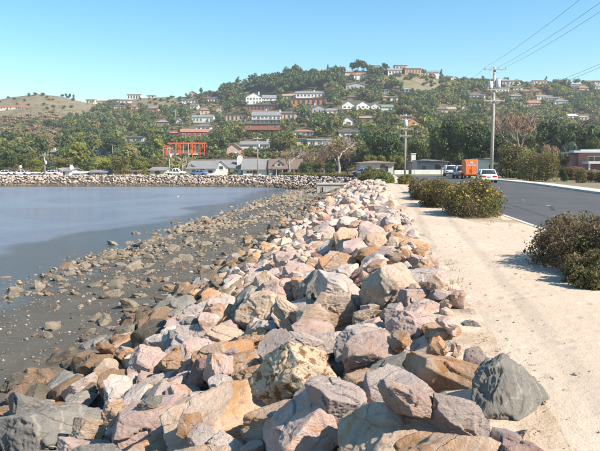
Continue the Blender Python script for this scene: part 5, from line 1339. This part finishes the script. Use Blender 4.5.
cand.sort(key=lambda c: -c[0]*(1 if -5 < c[1] < 605 else 0.05))
NIND = 232
KW = {'round': 'round tree', 'dome': 'spreading tree', 'pine': 'pine', 'cone': 'conical tree', 'scrub': 'low shrub'}
lab = {}
real = [hh for hh in HOUSES if len(hh[4].split()) <= 7]
for i, (_a, px, py, loc, kind, colr, h) in enumerate(cand[:NIND]):
    best = min(real, key=lambda hh: ((hh[0]+hh[1])/2-px)**2+(2.0*((hh[3])-py))**2)
    dx = px-(best[0]+best[1])/2; dy = py-best[3]
    rel = ('below' if dy > 0 else 'above') if abs(dy)*1.6 > abs(dx) else ('right of' if dx > 0 else 'left of')
    lab.setdefault((CW[colr]+' '+KW[kind], rel, best[4]), []).append(i)
for (kw, rel, short), lst in lab.items():
    lst.sort(key=lambda i: cand[i][1]); single = len(lst) == 1
    for k, i in enumerate(lst):
        _a, px, py, loc, kind, colr, h = cand[i]
        tx = '%s %s the %s' % (kw, rel, short)
        if not single: tx += ', %s from left' % (ordinal(k) or 'first')
        if len(tx.split()) > 16: tx = tx.replace(' tree ', ' ', 1)
        plant('shrub' if kind == 'scrub' else ('pine_tree' if kind == 'pine' else 'tree'), kind, colr, loc-Vector((0, 0, 0.2)), h, float(r5.uniform(0.9, 1.15)), tx, 'trees on the hillside', 'shrub' if kind == 'scrub' else 'tree')
# the rest of the wood as one mass
Vs = []; Fs = []; ms = []; o = 0; keys = list(LEAF)
protos = {}
for kd in ('round', 'dome', 'pine', 'cone', 'scrub'):
    me = CROWN[kd][0]; n = len(me.vertices); a = np.empty(n*3, np.float32); me.vertices.foreach_get('co', a); protos[kd] = a.reshape(-1, 4, 3)
def mass(px, py, loc, kind, colr, h, n=240):
    global o
    Qd = protos[kind]; pick = r5.choice(len(Qd), n, replace=False); sub = Qd[pick]; c = sub.mean(axis=1, keepdims=True); sub = (c+(sub-c)*1.55)
    an = r5.uniform(0, 6.28); Rz = np.array([[math.cos(an), -math.sin(an), 0], [math.sin(an), math.cos(an), 0], [0, 0, 1]])
    Vv = (sub.reshape(-1, 3)*h) @ Rz.T + np.array(loc); Vs.append(Vv); Fs.append(np.arange(len(Vv)).reshape(-1, 4)+o); ms.append(np.full(n, keys.index(colr))); o += len(Vv)
for (_a, px, py, loc, kind, colr, h) in cand[NIND:]: mass(px, py, loc-Vector((0, 0, 0.2)), kind, colr, h)
nsh = 0
for _ in range(6500):       # undergrowth between the trees
    px = float(r5.uniform(-40, 640)); ysky = float(np.interp(px, SKY_X, SKY_Y)); py = float(r5.uniform(ysky+0.5, 172))
    if r5.random() > grassy(px, py)**1.3: continue
    loc = hit(px, py); h = float(r5.uniform(1.4, 3.6)); hp = h*600/loc.y
    for _k in range(3):
        if not blocked(px, py, hp*1.8, hp): break
        h *= 0.6; hp *= 0.6
    else: continue
    mass(px, py, loc, 'scrub', str(r5.choice(['olive', 'green', 'brown', 'dark', 'olive', 'yellow', 'rust'])), h, 70)
for _ in range(700):        # grass tufts and scrub on the dry slopes
    px = float(r5.uniform(-40, 110)); py = float(r5.uniform(104, 122)); loc = hit(px, py)
    if noise.noise(loc*0.02) < -0.05: continue
    mass(px, py, loc, 'scrub', str(r5.choice(['olive', 'brown', 'olive', 'dry'])), float(r5.uniform(0.5, 1.3)), 40)
tag(link('woodland', fast_mesh('woodland', np.vstack(Vs), np.vstack(Fs), [LEAF[k] for k in keys], np.concatenate(ms))), 'dense mixed woodland and scrub covering the hillside', 'woodland', kind='stuff')
print('trees', len(cand))

# ------------------------------------------------------------------ bushes beside the path
r6 = np.random.default_rng(9)
def path_bush(name, cx, cy, rx, ry, h, label, leaf, n, lsize, flowers=0, twigs=90, ang=0.12, group='bushes beside the path', lump=40):
    t_ = thing(name, label, 'bush', (cx, cy, 0.0), -ang, group)
    clumps = []
    for k in range(lump):
        a = r6.uniform(0, 6.28); q = math.sqrt(r6.random())*0.86; x, y = math.cos(a)*q*rx, math.sin(a)*q*ry
        top = h*math.sqrt(max(0.05, 1-q*q*0.85))*r6.uniform(0.60, 1.10); rr = 0.24*h*r6.uniform(0.6, 1.25)
        for zq in np.arange(rr*0.7, max(top-rr*0.5, rr*0.8), rr*1.1): clumps.append(((x, y, zq), (rr*1.1, rr*1.1, rr*0.8)))
        clumps.append(((x, y, max(top-rr*0.6, rr*0.5)), (rr, rr, rr*0.75)))
    Vv, Ff = leaf_cloud(clumps, n, lsize, r6, 0.8, 0.5, 0.6, 0.5); Vv[:, 2] = np.maximum(Vv[:, 2], 0.008)
    link('foliage', fast_mesh('foliage', Vv, Ff, LEAF[leaf]), t_)
    m = MB()
    for k in range(twigs):
        c, q = clumps[int(r6.integers(len(clumps)))]; e = Vector(c)*0.96+Vector(r6.normal(size=3))*q[0]*0.35; e.z = min(max(e.z, 0.1), h*0.9); b = Vector((c[0]*0.45, c[1]*0.45, -0.03))
        mid = b.lerp(e, 0.5)+Vector(r6.normal(size=3))*0.06; mid.z = max(mid.z, 0.03); m.tube([b, mid, e], [0.016, 0.010, 0.004], 4, caps=False)
    m.build('stems', BARKP, t_)
    if flowers:
        C = np.array([c for c, _ in clumps]); Q = np.array([q for _, q in clumps]); top = C[:, 2] > h*0.42
        C, Q = C[top], Q[top]; idx = r6.choice(len(C), flowers); d = r6.normal(size=(flowers, 3)); d[:, 2] = np.abs(d[:, 2])+0.3; d /= np.linalg.norm(d, axis=1)[:, None]
        cc = C[idx]+d*Q[idx]*1.02; cl = [(c, (0.024, 0.024, 0.02)) for c in cc]
        Vv, Ff = leaf_cloud(cl, flowers*5, 0.017, r6, 0.6, 0.4, 0.8); link('flowers', fast_mesh('flowers', Vv, Ff, LEAF['flower']), t_)['kind'] = 'stuff'
    return t_
path_bush('bush', 5.0, 9.6, 1.2, 1.5, 1.02, 'large brownish bush at the right edge beside the path', 'coyote2', 30000, 0.021, 0, 320, lump=60)
path_bush('bush', 4.2, 8.25, 0.55, 0.75, 0.5, 'low greener bush at the right edge below the large one', 'coyote', 9000, 0.021, 0, 60, lump=24)
path_bush('flowering_bush', 5.75, 20.0, 0.98, 1.9, 1.16, 'bush with yellow flowers between the path and the road', 'coyote', 20000, 0.027, 420, 260, lump=60)
path_bush('flowering_bush', 5.7, 24.6, 0.85, 1.9, 1.15, 'second flowering bush, behind the nearest yellow flowered one', 'coyote', 12000, 0.034, 260, 130, lump=46)
path_bush('bush', 6.25, 29.8, 0.8, 2.4, 1.05, 'brown bush beyond the flowering bushes along the path', 'coyote2', 10000, 0.04, 20, 70, lump=44)
path_bush('bush', 7.15, 35.5, 0.75, 2.4, 0.95, 'far brown bush, the last before the path narrows', 'coyote2', 8000, 0.045, 0, 60, lump=40)
path_bush('bush', 9.6, 54.5, 0.7, 2.6, 0.8, 'low green bush where the path meets the road end', 'ice', 5000, 0.06, 0, 30, lump=30)
path_bush('bush', 7.9, 66, 1.6, 4.5, 1.5, 'green brown mound of bush on the boulder side of the path', 'coyote', 9000, 0.08, 0, 60, lump=46)
path_bush('bush', 8.0, 57, 1.1, 2.6, 1.0, 'low bright green mound at the far crest of the boulders', 'green', 6000, 0.065, 0, 40, lump=34)
path_bush('bush', 11.2, 84, 1.2, 4, 1.1, 'distant brown bush at the end of the path', 'coyote2', 5000, 0.09, 0, 30, lump=34)
# dry weeds and leaf litter along the path edges
Vs = []; o = 0; C = []
for _ in range(1500):
    y = float(r6.uniform(2.6, 30)); k = r6.random()
    if k < 0.55: x = C0.x+0.12*y+abs(r6.normal(0, 0.22))
    else: x = road_left(y)-abs(r6.normal(0.3, 0.9))
    if noise.noise(Vector((x*0.8, y*0.6, 3))) < -0.02: continue
    C.append(((x, y, 0.018), (0.06, 0.06, 0.012)))
Vv, Ff = leaf_cloud(C, 1900, 0.013, r6, 0.1, 0.3, 0.4); Vv[:, 2] = np.maximum(Vv[:, 2], 0.02)
tag(link('leaf_litter', fast_mesh('leaf_litter', Vv, Ff, LEAF['dry'])), 'dry leaf litter along the path edges', 'leaf litter', kind='stuff')
bl = []
for _ in range(150):
    y = float(r6.uniform(2.8, 34)); x = C0.x+0.12*y+float(r6.normal(0.1, 0.14)) if r6.random() < 0.6 else road_left(y)-float(abs(r6.normal(0.2, 0.4)))-0.2
    if noise.noise(Vector((x*0.7, y*0.35, 8))) < 0.05: continue
    for b in range(14):
        a = r6.uniform(0, 6.28); L = r6.uniform(0.04, 0.14); bx, by = x+r6.normal()*0.03, y+r6.normal()*0.03; dx, dy = math.cos(a), math.sin(a)
        bl.append([(bx-dy*0.003, by+dx*0.003, 0.0), (bx+dy*0.003, by-dx*0.003, 0.0), (bx+dx*L*0.6+dy*0.001, by+dy*L*0.6-dx*0.001, L*0.8), (bx+dx*L*0.6-dy*0.001, by+dy*L*0.6+dx*0.001, L*0.8)])
bl = np.array(bl).reshape(-1, 3); tag(link('dry_grass', fast_mesh('dry_grass', bl, np.arange(len(bl)).reshape(-1, 4), LEAF['dry'])), 'thin dry grass tufts at the path edges', 'grass', kind='stuff')

# ------------------------------------------------------------------ birds and small things on the shore
def bird(loc, rz, s, col, label, beak, wing):
    t_ = thing('bird', label, 'bird', loc, rz); prof = [(-0.26, 0.012, 0.17, .01), (-0.20, 0.03, 0.175, .015), (-0.10, 0.055, 0.19, .05), (0.0, 0.075, 0.20, .075), (0.09, 0.066, 0.215, .068), (0.14, 0.04, 0.25, .045), (0.165, 0.036, 0.285, .04), (0.20, 0.034, 0.305, .034), (0.235, 0.016, 0.30, .016)]
    m = MB(); m.rings([[(hw*math.cos(a)*s, y*s, (zc+hz*math.sin(a))*s) for a in [2*math.pi*k/14 for k in range(14)]] for (y, hw, zc, hz) in prof])
    for sx in (-1, 1): m.tube([(sx*0.025*s, 0.0, 0.15*s), (sx*0.027*s, 0.01*s, 0.08*s), (sx*0.028*s, -0.005*s, 0.0)], [0.012*s, 0.006*s, 0.005*s], 6); m.tube([(sx*0.028*s, -0.02*s, 0.004*s), (sx*0.03*s, 0.04*s, 0.003*s)], [0.004*s, 0.003*s], 5)
    m.build('body', col, t_)
    m = MB(); m.tube([(0, 0.225*s, 0.302*s), (0, 0.26*s, 0.298*s), (0, 0.30*s, 0.288*s)], [0.013*s, 0.009*s, 0.002*s], 7); m.build('beak', beak, t_)
    for sx in (-1, 1):
        m = MB(); m.rings([[(sx*(0.062*k1+0.012)*s, y*s, (zc+dz)*s) for dz in (-hz, 0, hz)] + [(sx*(0.062*k1-0.004)*s, y*s, (zc+dz)*s) for dz in (hz, 0, -hz)] for (y, k1, zc, hz) in [(-0.24, 0.25, 0.19, .008), (-0.1, 0.85, 0.205, .035), (0.02, 1.15, 0.215, .045), (0.09, 1.0, 0.225, .03)]]); m.build('wing', wing, t_)
    return t_
p = P(137, 250, mud_h(*ls_of(*P(137, 250, -3.2).xy))+0.0); BK = plain('black_feathers', (0.02, 0.02, 0.025), 0.5)
l_, s_ = ls_of(p.x, p.y); bird((p.x, p.y, mud_h(l_, s_)), R(-60), 1.35, BK, 'black crow like bird standing on the mud near the water', BK, BK)
p = P(178, 198, WATER-0.02); bird((p.x, p.y, WATER-0.03), R(10), 1.1, cmat((0.75, 0.74, 0.72)), 'small white bird wading in the far water', cmat((0.5, 0.35, 0.05)), cmat((0.5, 0.5, 0.5)))
p = P(20, 283, -3.22); m = MB(); m.rings([[(r_*math.cos(a), r_*math.sin(a), z) for a in [2*math.pi*k/14 for k in range(14)]] for r_, z in [(0.03, -0.02), (0.11, 0.02), (0.14, 0.09), (0.10, 0.16), (0.04, 0.19), (0.03, 0.23)]])
b = m.build('float', plain('orange_float', (0.6, 0.25, 0.05), 0.5)); b.scale = (0.6, 0.6, 0.6); b.location = (p.x, p.y, mud_h(*ls_of(p.x, p.y))+0.01); tag(b, 'small orange float washed up at the water edge', 'float')
# bent dry branch lying on the boulders at the lower left
br = bare_mesh(0.75, 0.018, r6, BARKP, 2, 0.5); q = br.build('branch', BARKP); x, y = slope_point(82+8, 412, 0.35); q.location = (x, y, float(H[int((x-GX0)/CELL), int((y-GY0)/CELL)])+0.02); q.rotation_euler = (R(70), R(10), R(-50)); tag(q, 'dry bent branch lying on the lower left boulders', 'branch')

# ------------------------------------------------------------------ thin sea air
hz = bpy.data.materials.new('haze_air'); hz.use_nodes = True; nt = hz.node_tree; nt.nodes.remove(nt.nodes['Principled BSDF'])
pv = nt.nodes.new('ShaderNodeVolumePrincipled'); pv.inputs['Color'].default_value = (0.86, 0.92, 1.0, 1); pv.inputs['Density'].default_value = 0.00027; pv.inputs['Anisotropy'].default_value = 0.2
nt.links.new(pv.outputs[0], nt.nodes['Material Output'].inputs['Volume'])
m = MB(); m.box(-1250, 1250, -130, 960, -9, 125); tag(m.build('haze', hz), 'thin pale haze in the air over the bay', 'haze', kind='stuff')
